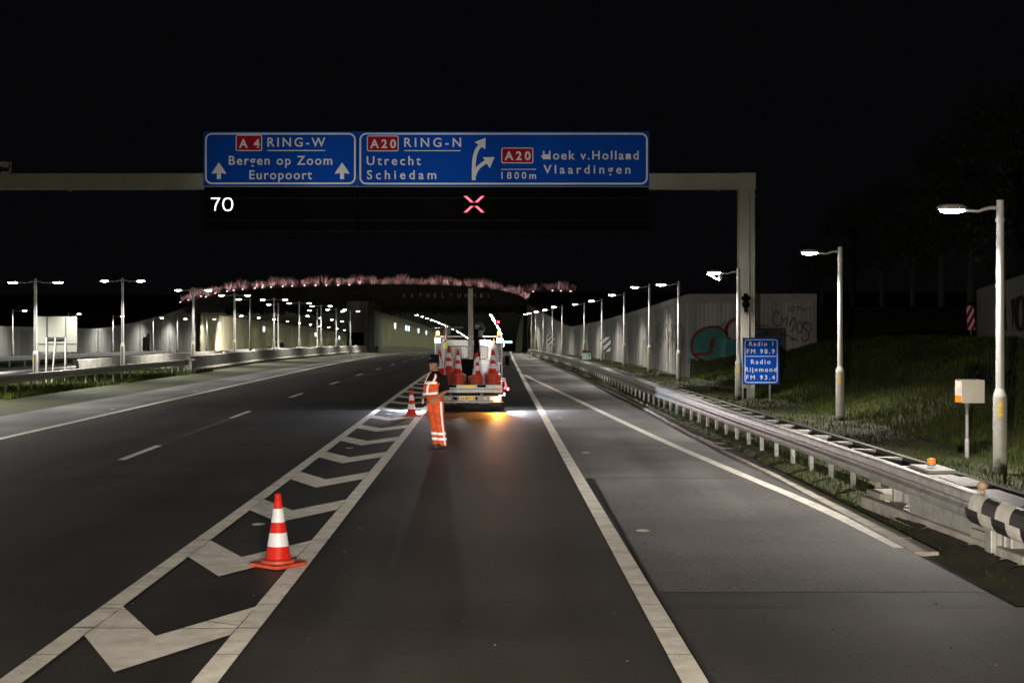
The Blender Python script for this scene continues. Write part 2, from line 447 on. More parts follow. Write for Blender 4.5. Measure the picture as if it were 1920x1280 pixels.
strip('gore_line_marking', LINE_A, .188, 4, 60, Z1, M['paint'], 0.98, .014, .002)
strip('gore_line_marking', LINE_A, .188, 60, 240, Z1, M['paint'], 4.0)
strip('gore_line_marking', LINE_B, .188, 4, 60, Z1, M['paint'], 0.98, .014, .002)
strip('gore_line_marking', LINE_B, .188, 60, 240, Z1, M['paint'], 4.0)
strip('edge_line_marking', LINE_F, .20, 2, 258, Z1, M['paint'], 3.0)
strip('edge_line_marking', LINE_E, .185, 16.1, 76.5, Z1, M['paint'], 1.0, .006)
for k in range(0, 16):
    y0 = 26.8 + 12 * k
    if k == 1: strip('dash_marking', DASH, .13, 39.2, 42.5, Z1, M['paint'], 3.4); strip('worn_dash_marking', DASH, .13, 32.6, 39.0, Z1, M['paint_old'], 3.4)
    else: strip('dash_marking', DASH, .15, y0, y0 + 3.3, Z1, M['paint'], 3.3)
b = MB()
for dx, dy in ((-.13, 26.75), (.12, 30.45), (-.16, 32.7), (.14, 33.0)):
    x = interp(DASH, dy) + dx
    b.quad((x - .16, dy, .009), (x + .16, dy, .009), (x + .16, dy + .1, .009), (x - .16, dy + .1, .009))
tag(b.build('worn_marking', M['paint_old']), kind='structure')
# chevrons between the two gore lines
b = MB()
k = 0
y = 10.3 - 3.96
while y < 200:
    a0, a1 = interp(LINE_A, y + 1.9) + .094, interp(LINE_B, y + 1.9) - .094
    ax = (a0 + a1) / 2
    def pt(x, yy): return (x, yy, gz(yy) + Z1 + .001)
    q = [pt(ax, y), pt(a1, y + 1.25), pt(a1, y + 2.42), pt(ax, y + 1.2), pt(a0, y + 2.42), pt(a0, y + 1.25)]
    b.add(q, [(0, 1, 2, 3), (0, 3, 4, 5)])
    y += 3.96; k += 1
tag(b.build('chevron_marking', M['paint']), kind='structure')
# round white spots painted beside the lines
SPOTS = [(1205, 995), (1098, 849), (1049, 783), (1021, 746), (1004, 723), (485, 983), (655, 840), (729, 776), (211, 767), (366, 733), (466, 712)]
b = MB()
for (px, py) in SPOTS:
    c = G(px, py)
    vs = [(c.x + .085 * math.cos(t * math.pi / 8), c.y + .11 * math.sin(t * math.pi / 8), c.z + .007) for t in range(16)]
    b.add(vs, [tuple(range(16))])
tag(b.build('spot_marking', M['paint']), kind='structure')
# transverse tar joints and the long seam of the resurfaced strip
b = MB()
def joint(pts, w_=.014, z=.0135):
    pts = [Vector((p[0], p[1], gz(p[1]) + z)) for p in pts]
    for p, q in zip(pts, pts[1:]):
        d = (q - p).normalized(); s = Vector((-d.y, d.x, 0)) * w_ / 2
        b.quad(p - s, p + s, q + s, q - s)
def wob(x0, x1, y, amp=.02, slope=0.0, n=14, w_=.014):
    joint([(x0 + (x1 - x0) * i / n, y + slope * (x0 + (x1 - x0) * i / n) + random.uniform(-amp, amp)) for i in range(n + 1)], w_)
wob(-7.5, 1.1, 11.75, .008, -.012, 16)
wob(-9.0, 1.15, 16.65, .008, -.012, 16)
wob(-12.0, 1.0, 30.6, .01, -.01, 16, .02)
wob(1.35, 3.6, 23.6, .015, -.02, 8, .03)
SEAM = [(1.29, 23.6), (1.345, 21), (1.36, 17), (1.372, 13.7), (1.41, 10.2), (1.44, 5)]
joint([(x + random.uniform(-.004, .004), y) for x, y in smooth(SEAM, 2)], .028)
joint([(-5.6, 26.0), (-4.0, 22.8), (-2.9, 21.5)], .012); joint([(-5.5, 12.9), (-3.5, 12.6), (-2.3, 11.9)], .012)
for _ in range(130):   # small scars in the paint
    ln, wd = random.choice(((LINE_A, .07), (LINE_B, .07), (LINE_R, .07), (LINE_B, .07)))
    t = 6 + 14 * random.random() ** 1.3; x = interp(ln, t) + random.uniform(-wd, wd)
    a = random.uniform(-1.2, 1.2); l = random.uniform(.008, .035)
    joint([(x, t), (x + l * math.sin(a), t + l * math.cos(a) * 1.5)], .005, .0142)
for i, t in enumerate([11.4, 15.35, 19.3, 23.3]):
    for ln, s in ((LINE_A, 1), (LINE_B, -1)):
        x = interp(ln, t) + s * .094
        joint([(x + random.uniform(-.004, .004), t + .1 * j) for j in range(0, 12)], .006, .0142)
tag(b.build('road_joint', M['seam']), kind='structure')
# grit on the asphalt near the camera
b = MB()
for _ in range(90):
    x = random.uniform(-6, 4.6); y = random.uniform(8, 30); s = random.uniform(.004, .011)
    b.box((x, y, s * .5 + .004), (s * 1.5, s, s), 0, Matrix.Rotation(random.random() * 3, 3, 'Z'))
tag(b.build('gravel', M['concrete_dark']), kind='stuff')

# kerb stones along the right verge, and the pale gutter slabs nearer the camera
b = MB(); y = 29.0
while y < 150:
    l = .98
    x = xr(y + l / 2); dx = xr(y + l) - xr(y)
    rot = Matrix.Rotation(-math.atan2(dx, l), 3, 'Z') @ Matrix.Rotation(random.uniform(-.07, .07), 3, 'Y')
    b.bbox((x + .14 + random.uniform(-.02, .02), y + l / 2, gz(y) - .03 + random.uniform(0, .03)), (.26, l - .06, .16), .015, 0, rot)
    y += 1.0
for y in np.arange(15.7, 28.6, 1.02):
    x = xr(y + .5); dx = xr(y + 1) - xr(y)
    b.bbox((x + .12, y + .5, .0 + random.uniform(-.004, .006)), (.27, .985, .06), .01, 0, Matrix.Rotation(-math.atan(dx), 3, 'Z'))
tag(b.build('kerb', M['concrete_light'], smooth=False), kind='structure')

# grass: loose blades on the verges and the bank
def blades(name, m, pts, hmin, hmax, wd, seed, lean=.5, label=None, hf=None):
    rng = np.random.default_rng(seed); n_ = len(pts)
    p = np.array(pts); a = rng.random(n_) * 6.283; h = hmin + (hmax - hmin) * rng.random(n_) ** 1.5
    if hf is not None: h = h * np.array(hf)
    dx, dy = np.cos(a) * wd / 2, np.sin(a) * wd / 2
    la = rng.random(n_) * 6.283; ll = h * lean * rng.random(n_)
    v = np.zeros((n_, 4, 3)); v[:, 0] = p; v[:, 1] = p; v[:, 2] = p; v[:, 3] = p
    v[:, 0, 0] -= dx; v[:, 0, 1] -= dy; v[:, 1, 0] += dx; v[:, 1, 1] += dy
    v[:, 2, 0] += dx * .7 + np.cos(la) * ll * .4; v[:, 2, 1] += dy * .7 + np.sin(la) * ll * .4; v[:, 2, 2] += h * .6
    v[:, 3, 0] += np.cos(la) * ll; v[:, 3, 1] += np.sin(la) * ll; v[:, 3, 2] += h
    v = v.reshape(-1, 3)
    me = bpy.data.meshes.new(name); me.vertices.add(4 * n_); me.vertices.foreach_set("co", v.ravel())
    idx = np.arange(n_)[:, None] * 4 + np.array([0, 1, 2, 0, 2, 3])[None, :]
    me.loops.add(6 * n_); me.loops.foreach_set("vertex_index", idx.ravel())
    me.polygons.add(2 * n_); me.polygons.foreach_set("loop_start", np.arange(0, 6 * n_, 3)); me.polygons.foreach_set("loop_total", np.full(2 * n_, 3))
    me.update(); me.validate(); me.materials.append(m)
    o = bpy.data.objects.new(name, me); COL.objects.link(o); tag(o, label, kind='stuff'); return o
rnd = random.Random(3); pts = []
for _ in range(95000):
    y = 11 + 110 * rnd.random() ** 1.9
    e = xr(y)
    x = e + .30 + (wallr(y) - e + (1.5 if y < 60 else -.6)) * rnd.random() ** 1.1
    if x > wallr(y) - .15 and y > 65: continue
    if vnoise(x * 3.1 + 5, y * 1.3) < -.55 and rnd.random() < .8: continue
    if y < 17.5 and x < 5.1 and rnd.random() < .93: continue
    if 13.4 < y < 19.2 and 4.85 < x < 5.6: continue
    pts.append((x, y, land(x, y)))
blades('grass', M['grass'], pts, .03, .13, .012, 1, label='short rough grass on the right verge under the guardrail')
pts = []
for _ in range(60000):
    y = 14 + 52 * rnd.random(); x = 8.3 + 9 * rnd.random() ** 1.2
    if x > 14.4 and y > 60: continue
    if y > 65.6: continue
    pts.append((x, y, land(x, y)))
blades('grass', M['grass'], pts, .06, .2, .022, 2, label='dim mown grass covering the bank behind the guardrail')
pts = []
for _ in range(52000):
    y = 36 + 46 * rnd.random(); x = -17.2 - 4.3 * rnd.random() ** 1.2
    if vnoise(x * 2, y * .7) < -.7: continue
    pts.append((x, y, gz(y) + .05))
for _ in range(14000):
    y = 88 + 60 * rnd.random(); pts.append((-32.4 - 4 * rnd.random(), y, gz(y) - .02))
blades('grass', M['grass'], pts, .06, .26, .03, 4, label='unmown grass in the central reservation between the guardrails')

# ------------------------------------------------------------------ retaining walls
def wall_run(name, pts, thick, zb, m, mcap, label, cat, panel=2.4, side=1, cap=.34, proud=.05, gap=.02):
    """a wall of upright panels under a coping, following (x, y, top) points; side: +1 = thickness towards +x of travel"""
    root = empty(name, (pts[0][0], pts[0][1], 0), 0, label, cat)
    b = MB(); c = MB(); org = Vector((pts[0][0], pts[0][1], 0))
    L = [0]
    for p, q in zip(pts, pts[1:]): L.append(L[-1] + math.hypot(q[0] - p[0], q[1] - p[1]))
    def at(s):
        for i in range(len(L) - 1):
            if s <= L[i + 1] + 1e-6: break
        k = (s - L[i]) / (L[i + 1] - L[i]); p, q = pts[i], pts[i + 1]
        d = Vector((q[0] - p[0], q[1] - p[1], 0)).normalized()
        return Vector((p[0] + (q[0] - p[0]) * k, p[1] + (q[1] - p[1]) * k, 0)), p[2] + (q[2] - p[2]) * k, Vector((d.y, -d.x, 0)) * side
    s = 0
    while s < L[-1] - .05:
        e = min(s + panel, L[-1]); j = random.uniform(0, .018)
        p, z0, nn = at(s + gap / 2); q, z1, n2 = at(e - gap / 2)
        p = p - org; q = q - org; nn = n2 = (at((s + e) / 2)[2])
        a, d = p + nn * j, q + nn * j; a2, d2 = p + nn * thick, q + nn * thick
        zp, zq = zb(p.y + org.y), zb(q.y + org.y)
        V = lambda v, z: Vector((v.x, v.y, z))
        b.add([V(a, zp), V(d, zq), V(d2, zq), V(a2, zp), V(a, z0 - cap), V(d, z1 - cap), V(d2, z1 - cap), V(a2, z0 - cap)],
              [(0, 1, 2, 3), (4, 5, 6, 7), (0, 1, 5, 4), (1, 2, 6, 5), (2, 3, 7, 6), (3, 0, 4, 7)])
        p0, q0 = at(s)[0] - org - nn * proud, at(e)[0] - org - nn * proud; p1, q1 = at(s)[0] - org + nn * (thick + .03), at(e)[0] - org + nn * (thick + .03)
        zc = .003
        c.add([V(p0, z0 - cap + zc), V(q0, z1 - cap + zc), V(q1, z1 - cap + zc), V(p1, z0 - cap + zc), V(p0, z0), V(q0, z1), V(q1, z1), V(p1, z0)],
              [(0, 1, 2, 3), (4, 5, 6, 7), (0, 1, 5, 4), (1, 2, 6, 5), (2, 3, 7, 6), (3, 0, 4, 7)])
        s = e
    b.build('wall_panels', m, root); c.build('coping', mcap, root)
    return root
CW = mat('coping_concrete', (.26, .255, .245), .85, var=.2, scale=1.0)
def dense(pts, st=6):
    out = []
    for p, q in zip(pts, pts[1:]):
        n_ = max(1, int(abs(q[0] - p[0]) / st))
        for i in range(n_): out.append(tuple(p[j] + (q[j] - p[j]) * i / n_ for j in range(3)))
    return out + [pts[-1]]
wr_ = wall_run('retaining_wall', [(b_, a, c) for a, b_, c in WALL_R], .35, lambda y: gz(y) - .4, M['wall_y'], CW,
               'long grey ribbed concrete wall running beside the slip side into the tunnel mouth', 'wall', side=1, proud=.03)
ret = wall_run('retaining_wall', [(8.2, 66.02, 4.06), (14.15, 66.02, 4.08)], .35, lambda y: -.4, M['wall_x'], CW,
               'pale return wall painted with a teal and red shape and black tags', 'wall', side=-1, cap=.42)
ret.location.x = 8.2
wl_ = wall_run('retaining_wall', [(b_, a, c) for a, b_, c in WALL_L], .4, lambda y: gz(y) - .4, M['wall_left'], CW,
               'grey concrete retaining wall behind the small lanterns across the opposite lanes', 'wall', panel=4.8, side=-1, cap=.3)
# dark doorway let into the far wall, and a hydrant-like box on it
d_ = MB(); d_.box((-46.3, 181.0, gz(181) + 1.15), (.1, 1.3, 2.6)); tag(d_.build('wall_door', M['black']), 'black service door let into the grey wall across the opposite lanes', 'door')

def stroke(pts, w_, closed=False):
    """a painted stroke as flat quads in (u, v)"""
    q = []
    pts = [Vector((p[0], p[1])) for p in pts]
    if closed: pts.append(pts[0])
    n_ = len(pts); nor = []
    for i in range(n_):
        a = pts[max(0, i - 1)]; c = pts[min(n_ - 1, i + 1)]; d = (c - a).normalized(); nor.append(Vector((-d.y, d.x)))
    for i in range(n_ - 1):
        q.append([pts[i] - nor[i] * w_ / 2, pts[i] + nor[i] * w_ / 2, pts[i + 1] + nor[i + 1] * w_ / 2, pts[i + 1] - nor[i + 1] * w_ / 2])
    return q
def spl(pts, n_=6):
    out = []; m_ = len(pts)
    for i in range(m_ - 1):
        p0 = pts[max(0, i - 1)]; p1 = pts[i]; p2 = pts[i + 1]; p3 = pts[min(m_ - 1, i + 2)]
        for k in range(n_):
            t = k / n_
            out.append(tuple(.5 * ((2 * p1[j]) + (-p0[j] + p2[j]) * t + (2 * p0[j] - 5 * p1[j] + 4 * p2[j] - p3[j]) * t * t + (-p0[j] + 3 * p1[j] - 3 * p2[j] + p3[j]) * t ** 3) for j in (0, 1)))
    out.append(tuple(pts[-1])); return out
# paint on the return wall; coordinates are (px, py) read at the wall's distance
YW = 66.0
def onwall(px, py, off): p = P(px, py, YW - off); return (p.x - 8.2, -off - .03, p.z)
def paint(name, parent, items, m, off):
    b = MB()
    for it in items:
        for q in it: b.add([onwall(x, y, off) for x, y in q], [tuple(range(len(q)))])
    return b.build(name, m, parent)
body = [(1297, 655), (1300, 636), (1312, 621), (1330, 615), (1350, 617), (1363, 626), (1368, 634), (1378, 636), (1400, 634), (1425, 634), (1440, 640), (1440, 672), (1420, 679), (1390, 679), (1360, 679), (1330, 676), (1310, 671)]
body = spl(body, 4)
paint('graffiti', ret, [[[(1290, 672), (1292, 640), (1302, 625), (1310, 676)]], [[(1412, 626), (1438, 620), (1440, 650), (1412, 656)]]], M['lightblue'], .004)
paint('graffiti', ret, [[body]], M['teal'], .008)
paint('graffiti', ret, [stroke(spl([(1310, 672), (1298, 660), (1299, 636), (1311, 620), (1332, 613), (1352, 616), (1364, 627)]), 5),
                        stroke(spl([(1362, 616), (1366, 606), (1376, 599), (1388, 597), (1400, 600)]), 6), stroke([(1361, 612), (1364, 634), (1370, 634)], 5),
                        stroke([(1302, 664), (1328, 663), (1320, 678), (1400, 680), (1440, 676)], 6),
                        [[(1331, 637), (1341, 631), (1340, 645), (1334, 658), (1331, 652)], [(1330, 655), (1340, 660), (1326, 664)]]], M['darkred'], .012)
paint('graffiti', ret, [stroke(spl([(1342, 610), (1352, 611), (1357, 607), (1360, 601)]), 1.4), stroke([(1414, 600), (1419, 611), (1440, 610)], 1.5), stroke([(1416, 617), (1438, 616), (1437, 630)], 1.5),
                        stroke([(1331, 682), (1352, 683)], 1.0), stroke([(1338, 686), (1352, 686)], 1.0), stroke([(1363, 683), (1383, 684)], 1.0), stroke([(1294, 655), (1296, 640)], 1.0)], M['blackspray'], .014)
tags = [  # the big loose tag, the small one above it, and the corner tag
    stroke(spl([(1461, 588), (1455, 584), (1450, 592), (1450, 604), (1457, 611), (1463, 607)]), 1.8),
    stroke([(1466, 589), (1467, 606)], 1.6), stroke([(1466, 600), (1476, 596)], 1.6), stroke([(1476, 590), (1475, 612)], 1.7),
    stroke(spl([(1480, 612), (1484, 600), (1490, 596), (1491, 607), (1487, 618), (1481, 620)]), 1.8),
    stroke(spl([(1497, 604), (1494, 612), (1496, 622), (1502, 623), (1504, 612), (1500, 603), (1496, 605)]), 1.8),
    stroke(spl([(1516, 608), (1508, 606), (1507, 614), (1515, 622), (1516, 634), (1508, 640), (1502, 632)]), 1.8),
    stroke(spl([(1506, 606), (1516, 604), (1521, 616), (1515, 626)]), 1.4),
    stroke([(1461, 625), (1478, 630), (1496, 639)], 1.6), stroke([(1480, 636), (1494, 637)], 1.4),
    stroke([(1474, 578), (1480, 574), (1477, 586)], 1.2), stroke(spl([(1484, 576), (1482, 583), (1487, 584), (1490, 576), (1485, 575)]), 1.2),
    stroke([(1494, 574), (1495, 584), (1501, 575)], 1.2), stroke([(1504, 580), (1520, 578)], 1.2), stroke([(1497, 573), (1512, 586)], 1.0),
    stroke([(1299, 673), (1292, 673), (1290, 680), (1297, 680)], 1.5), stroke([(1300, 674), (1300, 680), (1304, 679), (1304, 673), (1300, 673)], 1.3),
    stroke([(1307, 679), (1309, 673), (1313, 680)], 1.3), stroke([(1293, 687), (1296, 684), (1296, 692), (1291, 692), (1300, 692)], 1.5), stroke([(1301, 685), (1304, 684), (1302, 689), (1306, 692)], 1.4)]
paint('graffiti', ret, tags, M['blackspray'], .016)
# dribbled paint and tags along the road face of the long wall
b = MB(); rg = random.Random(11)
def onlong(y, z, off=.02): return Vector((wallr(y) - off - 8.2, y - 66, z))
def sidestroke(pts, w_):
    for q in stroke(pts, w_): b.add([onlong(u, v, .012 if u > 0 else .012) for u, v in q], [(0, 1, 2, 3)])
for k in range(34):
    y = 67.5 + 12 * rg.random(); z = 1.7 + .9 * rg.random(); l = .5 + 1.3 * rg.random()
    sidestroke([(y, z), (y + rg.uniform(-.03, .03), z - l)], rg.uniform(.03, .09))
for k in range(11):
    y = 67.4 + k * 1.15; z = 2.1 + .25 * math.sin(k * 2.2)
    sidestroke(spl([(y, z - .3), (y + .1, z + .3), (y + .5, z + .35), (y + .7, z), (y + .5, z - .4), (y + .9, z - .2)]), .08)
for k in range(4):
    y = 81 + k * 1.6; sidestroke(spl([(y, 1.2), (y + .3, 1.7), (y + .7, 1.5), (y + .5, .9)]), .07)
b.build('graffiti', M['blackspray'], wr_)

# far dim building side at the right edge of the bank
b = MB(); y0, y1 = 64.0, 40.0; xa, xb = 20.9, 15.2
fl = empty('building_wall', (xa, y0, 0), 0, 'dim concrete wall with dark lettering, barely lit behind the rightmost lamp post', 'wall')
b.prism([(0, 0, -.5), (0, 0, 4.2), (xb - xa, y1 - y0, 4.25), (xb - xa, y1 - y0, -.5)], (5, 1.5, 0)); b.build('wall_body', M['wall_left'], fl)
b = MB(); dv = Vector((xb - xa, y1 - y0, 0)); nv = Vector((dv.y, -dv.x, 0)).normalized() * .02
for q in stroke([(.50, 2.4), (.50, 3.5), (.60, 2.4), (.60, 3.5)], .05) + stroke(spl([(.66, 2.5), (.64, 3.0), (.67, 3.5), (.73, 3.4), (.74, 2.7), (.70, 2.4), (.66, 2.5)]), .05):
    b.add([dv * u + nv + Vector((0, 0, v)) for u, v in q], [(0, 1, 2, 3)])
b.build('graffiti', M['blackspray'], fl)

# ------------------------------------------------------------------ tunnel portal
por = empty('tunnel_portal', (0, 187, 0), 0, 'wide dark tunnel mouth under a curved fascia with faint lettering', 'tunnel portal')
pb = lambda p: Vector((p.x, p.y - 187, p.z))
top = spl([(382, 560), (400, 552), (425, 547.5), (460, 543.5), (500, 540.5), (560, 537.5), (640, 536), (720, 535.5), (800, 536), (860, 538), (910, 542.5), (950, 549.5), (975, 557), (992, 566)], 3)
def bot_y(px): return interp([(382, 562), (388, 572), (420, 574), (700, 573), (900, 572.5), (970, 572), (992, 573)], px)
def dist(px): return interp([(382, 203), (560, 193), (700, 189), (860, 187), (992, 187)], px)
b = MB(); q = []
for px, py in top:
    t = P(px, py, dist(px)); u = P(px, max(bot_y(px), py + 1), dist(px)); q.append((pb(t), pb(u)))
for (t0, u0), (t1, u1) in zip(q, q[1:]):
    o_ = Vector((0, 1.6, 0)); s_ = Vector((0, .9, 0))
    b.add([t0, u0 + s_, u0 + o_, t0 + o_, t1, u1 + s_, u1 + o_, t1 + o_], [(0, 1, 5, 4), (1, 2, 6, 5), (2, 3, 7, 6), (3, 0, 4, 7)])
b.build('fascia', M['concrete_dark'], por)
b = MB()
for (t0, u0), (t1, u1) in zip(q, q[1:]):
    k = Vector((0, -.25, 0)); d1 = Vector((0, 0, .16))
    b.add([t0 + k, t1 + k, t1 + k + d1, t0 + k + d1, t0 - k * 6, t1 - k * 6, t1 - k * 6 + d1, t0 - k * 6 + d1], [(0, 1, 2, 3), (4, 5, 6, 7), (0, 1, 5, 4), (3, 2, 6, 7)])
b.build('fascia_edge', M['concrete_dark'], por)
b = MB(); zl = 4.55
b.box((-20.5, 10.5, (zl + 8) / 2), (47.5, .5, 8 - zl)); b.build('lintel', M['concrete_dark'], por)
# pier between the two tubes, its side returning into the tunnel
b = MB(); pier = [(-21.9, 1.5), (-21.4, 0), (-18.9, -.3), (-18.25, 1.2), (-18.2, 12), (-21.9, 12)]
b.prism([(x, y, gz(188) - .5) for x, y in pier], (0, 0, 7.3)); b.build('pier', M['wall_left'], por)
b = MB(); b.box((-20.4, -.42, gz(187) + 1.35), (1.9, .08, 2.6)); b.build('door', M['black'], por)
b = MB()
b.prism([(x, y, gz(188) - .5) for x, y in [(2.02, .6), (3.6, .6), (3.6, 20), (2.02, 20)]], (0, 0, 7.0)); b.build('pier', M['wall_y'], por)
# row of round fans hung in the opening
FX = [734, 754, 790, 812, 835, 854, 874, 899, 938.5, 961.5]
for px in FX + [430, 462, 494, 526, 560, 592]:
    d = 190.0 if px > 650 else 195.0; c = P(px, 582.5, d); c.y -= 187
    b = MB(); n_ = 18
    ri = []
    for (r_, y_) in ((.52, 0), (.62, -.05), (.66, .1), (.66, 2.2), (.5, 2.2), (.5, .2)):
        ri.append([Vector((c.x + r_ * math.cos(2 * math.pi * i / n_), c.y + y_, c.z + r_ * math.sin(2 * math.pi * i / n_))) for i in range(n_)])
    b.ring_loft(ri, 0, False)
    b.tube([(c.x, c.y + .3, c.z), (c.x, c.y + .8, c.z)], .2, 10)
    b.box((c.x, c.y + .5, c.z + .9), (.2, .2, .6))
    fan = b.build('jet_fan', M['fan'], por, smooth=True)
# interior: walls, ceiling
def tube_wall(name, x, y0, y1, m, face, h=5.5, zb=0):
    b = MB(); yy = list(np.arange(y0, y1, 12.0)) + [y1]
    for a, c in zip(yy, yy[1:]):
        for (X0, X1) in ((x, x + face * .6),):
            b.add([(X0, a - 187, gz(a) - .2), (X0, c - 187, gz(c) - .2), (X0, c - 187, gz(c) + h), (X0, a - 187, gz(a) + h),
                   (X1, a - 187, gz(a) - .2), (X1, c - 187, gz(c) - .2), (X1, c - 187, gz(c) + h), (X1, a - 187, gz(a) + h)],
                  [(0, 1, 2, 3), (4, 5, 6, 7), (3, 2, 6, 7)])
    return b.build(name, m, por)
tube_wall('tunnel_wall', -44.6, 203.5, 560, M['tunnel_wall'], -1)
tube_wall('tunnel_wall', -21.9, 199.1, 560, M['tunnel_wall'], 1)
tube_wall('tunnel_wall', -18.2, 199.1, 560, M['tunnel_wall'], -1)
tube_wall('tunnel_wall', 2.0, 207.1, 560, M['tunnel_wall_warm_lit'], 1)
b = MB(); yy = list(np.arange(197.8, 560, 14)) + [560]
for a, c in zip(yy, yy[1:]):
    b.add([(-45.2, a - 187, gz(a) + 5.48), (2.6, a - 187, gz(a) + 5.48), (2.6, c - 187, gz(c) + 5.48), (-45.2, c - 187, gz(c) + 5.48)], [(0, 1, 2, 3)])
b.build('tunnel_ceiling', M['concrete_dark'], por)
b = MB(); b.box((-21, 374, gz(561) + 2.6), (48, .4, 8)); b.build('end_wall', M['concrete_dark'], por)
# low barrier strips along the foot of the tunnel walls
yy = list(np.arange(190, 400, 15))
for x0, x1 in ((-18.19, -17.9), (1.7, 1.99)):
    b = MB()
    for a, c in zip(yy, yy[1:]):
        b.add([(x0, a - 187, gz(a)), (x1, a - 187, gz(a)), (x1, c - 187, gz(c)), (x0, c - 187, gz(c)), (x0, a - 187, gz(a) + .85), (x1, a - 187, gz(a) + .85), (x1, c - 187, gz(c) + .85), (x0, c - 187, gz(c) + .85)], [(0, 1, 5, 4), (1, 2, 6, 5), (2, 3, 7, 6), (3, 0, 4, 7), (4, 5, 6, 7)])
    b.build('barrier_strip', M['concrete'], por)
# earth on top of the tunnel
b = MB(); hx = [-48.5, -40, -30, -20, -10, -2, 2.5, 4]; hy = [190.5, 194, 200, 230, 300, 700]
tp = [(p[0], p[1]) for p in top]
def hill(x, y):
    px = 960 + x * F / 190
    yy = interp(tp, min(max(px, 383), 991)); z = HC + (YH - yy) * 190 / F
    return z - .15 + min(2.0, (y - 190) * .12)
for y in hy:
    for x in hx: b.v.append((x, y + interp([(-48, 12), (-25, 2), (4, 0)], x), hill(x, y)))
for j in range(len(hy) - 1):
    for i in range(len(hx) - 1):
        a = j * len(hx) + i; b.f.append((a, a + 1, a + 1 + len(hx), a + len(hx))); b.m.append(0)
tag(b.build('hill', M['ground'], smooth=True), kind='structure')

# ------------------------------------------------------------------ lettering helper
def text_mesh(body, x0, x1, y0, cap, bold=.0, m=None, parent=None, name='lettering', depth=.0, fit=True):
    """flat capital letters: baseline y0, cap height cap, stretched by letter spacing from x0 to x1; built in the XZ plane"""
    cu = bpy.data.curves.new(name, 'FONT'); cu.body = body; cu.size = 1; cu.offset = bold; cu.resolution_u = 4
    tmp = bpy.data.objects.new('tmp', cu); COL.objects.link(tmp)
    def width(sp):
        cu.space_character = sp; bpy.context.view_layer.update(); return tmp.dimensions.x
    cu.body = 'H'; bpy.context.view_layer.update(); h = tmp.dimensions.y; cu.body = body
    s = cap / h
    if len(body) > 1 and fit:
        w1, w2 = width(1.0), width(1.5); want = (x1 - x0) / s
        sp = 1.0 + .5 * (want - w1) / max(1e-6, w2 - w1); sp = max(.85, min(2.2, sp)); cu.space_character = sp
    bpy.context.view_layer.update()
    me = bpy.data.meshes.new_from_object(tmp.evaluated_get(bpy.context.evaluated_depsgraph_get()))
    bpy.data.objects.remove(tmp); bpy.data.curves.remove(cu)
    xs = [v.co.x for v in me.vertices]; mn, mx = min(xs), max(xs)
    sx = (x1 - x0) / (mx - mn) if (fit and len(body) > 1) else s
    for v in me.vertices:
        v.co = Vector((x0 + (v.co.x - mn) * sx, 0, y0 + v.co.y * s))
    me.materials.clear(); me.materials.append(m)
    o = bpy.data.objects.new(name, me); COL.objects.link(o)
    if parent is not None: o.parent = parent
    return o
LX = [758, 773, 788, 802, 816.5, 831, 845.5, 860, 874, 888.5, 903, 917]
for ch, px in zip("KETHELTUNNEL", LX):
    p = P(px - 2.6, 557.5, 186.9); q = P(px + 2.6, 550, 186.9)
    t = text_mesh(ch, p.x, q.x, p.z, q.z - p.z, .03, M['sign_grey'], por, 'lettering', fit=False); t.location.y = -.35

# tunnel lamps, wall boxes
def make_ceiling_lamp():
    r = empty('tunnel_lamp'); b = MB(); b.bbox((0, 0, .06), (.62, 1.3, .12), .02); b.build('housing', M['galv_dull'], r)
    b = MB(); b.box((0, 0, -.012), (.34, .34, .02)); b.build('lens', M['e_tunnel'], r); return r
proto = make_ceiling_lamp(); first = True
for x, y0, st, n_ in ((-13.3, 199, 12, 24), (-3.0, 199, 12, 29), (-39, 205, 14, 14), (-29.5, 205, 14, 14)):
    for i in range(n_):
        y = y0 + i * st
        if y > 550: continue
        o = proto if first else copy_tree(proto); first = False
        o.location = (x, y, gz(y) + 5.2); o.rotation_euler.x = -.00008 * (y - 45)
        rt = 'from the mouth in the left row of the tube ahead' if x == -13.3 else 'from the mouth in the right row of the tube ahead' if x == -3.0 else 'from the mouth in the opposite tube, row nearer the far wall' if x == -39 else 'from the mouth in the opposite tube, row nearer the centre pier'
        tag(o, nth(i) + ' ceiling lamp ' + rt, 'ceiling lamp', 'tunnel ceiling lamps ' + rt[15:])
def make_wall_box():
    r = empty('light_box'); b = MB(); b.bbox((0, 0, 0), (.14, .5, .95), .02); b.build('housing', M['galv_dull'], r)
    b = MB(); b.box((0, 0, 0), (.16, .42, .86)); b.build('panel', M['e_wall'], r); return r
proto = make_wall_box(); first = True
for xw, lst, who in ((1.88, [217, 240, 263, 286, 309, 332, 355, 378, 401, 424, 447, 470], 'right wall of the tube ahead'), (-18.08, [220, 243, 249, 275, 300], 'left wall of the tube ahead'), (-44.45, [216, 255, 322, 366], 'far wall of the opposite tube')):
    for i, y in enumerate(lst):
        o = proto if first else copy_tree(proto); first = False
        o.location = (xw, y, gz(y) + 4.0); o.scale = (1, 1, 1)
        tag(o, nth(i) + ' blue-white light box from the mouth on the ' + who, 'light box', 'blue-white light boxes on the ' + who)

# closed-lane cross glowing inside the tunnel
c = P(934, 603.5, 240)
r = empty('lane_signal', c, 0, 'small red lane cross glowing deep inside the tunnel', 'lane signal')
b = MB(); b.box((0, .12, 0), (.9, .15, .9)); b.box((0, .12, .9), (.1, .1, .8)); b.build('housing', M['black'], r)
b = MB()
for s_ in (1, -1): b.box((0, 0, 0), (.6, .04, .13), 0, Matrix.Rotation(s_ * R(42), 3, 'Y'))
b.build('cross', M['led_red'], r)
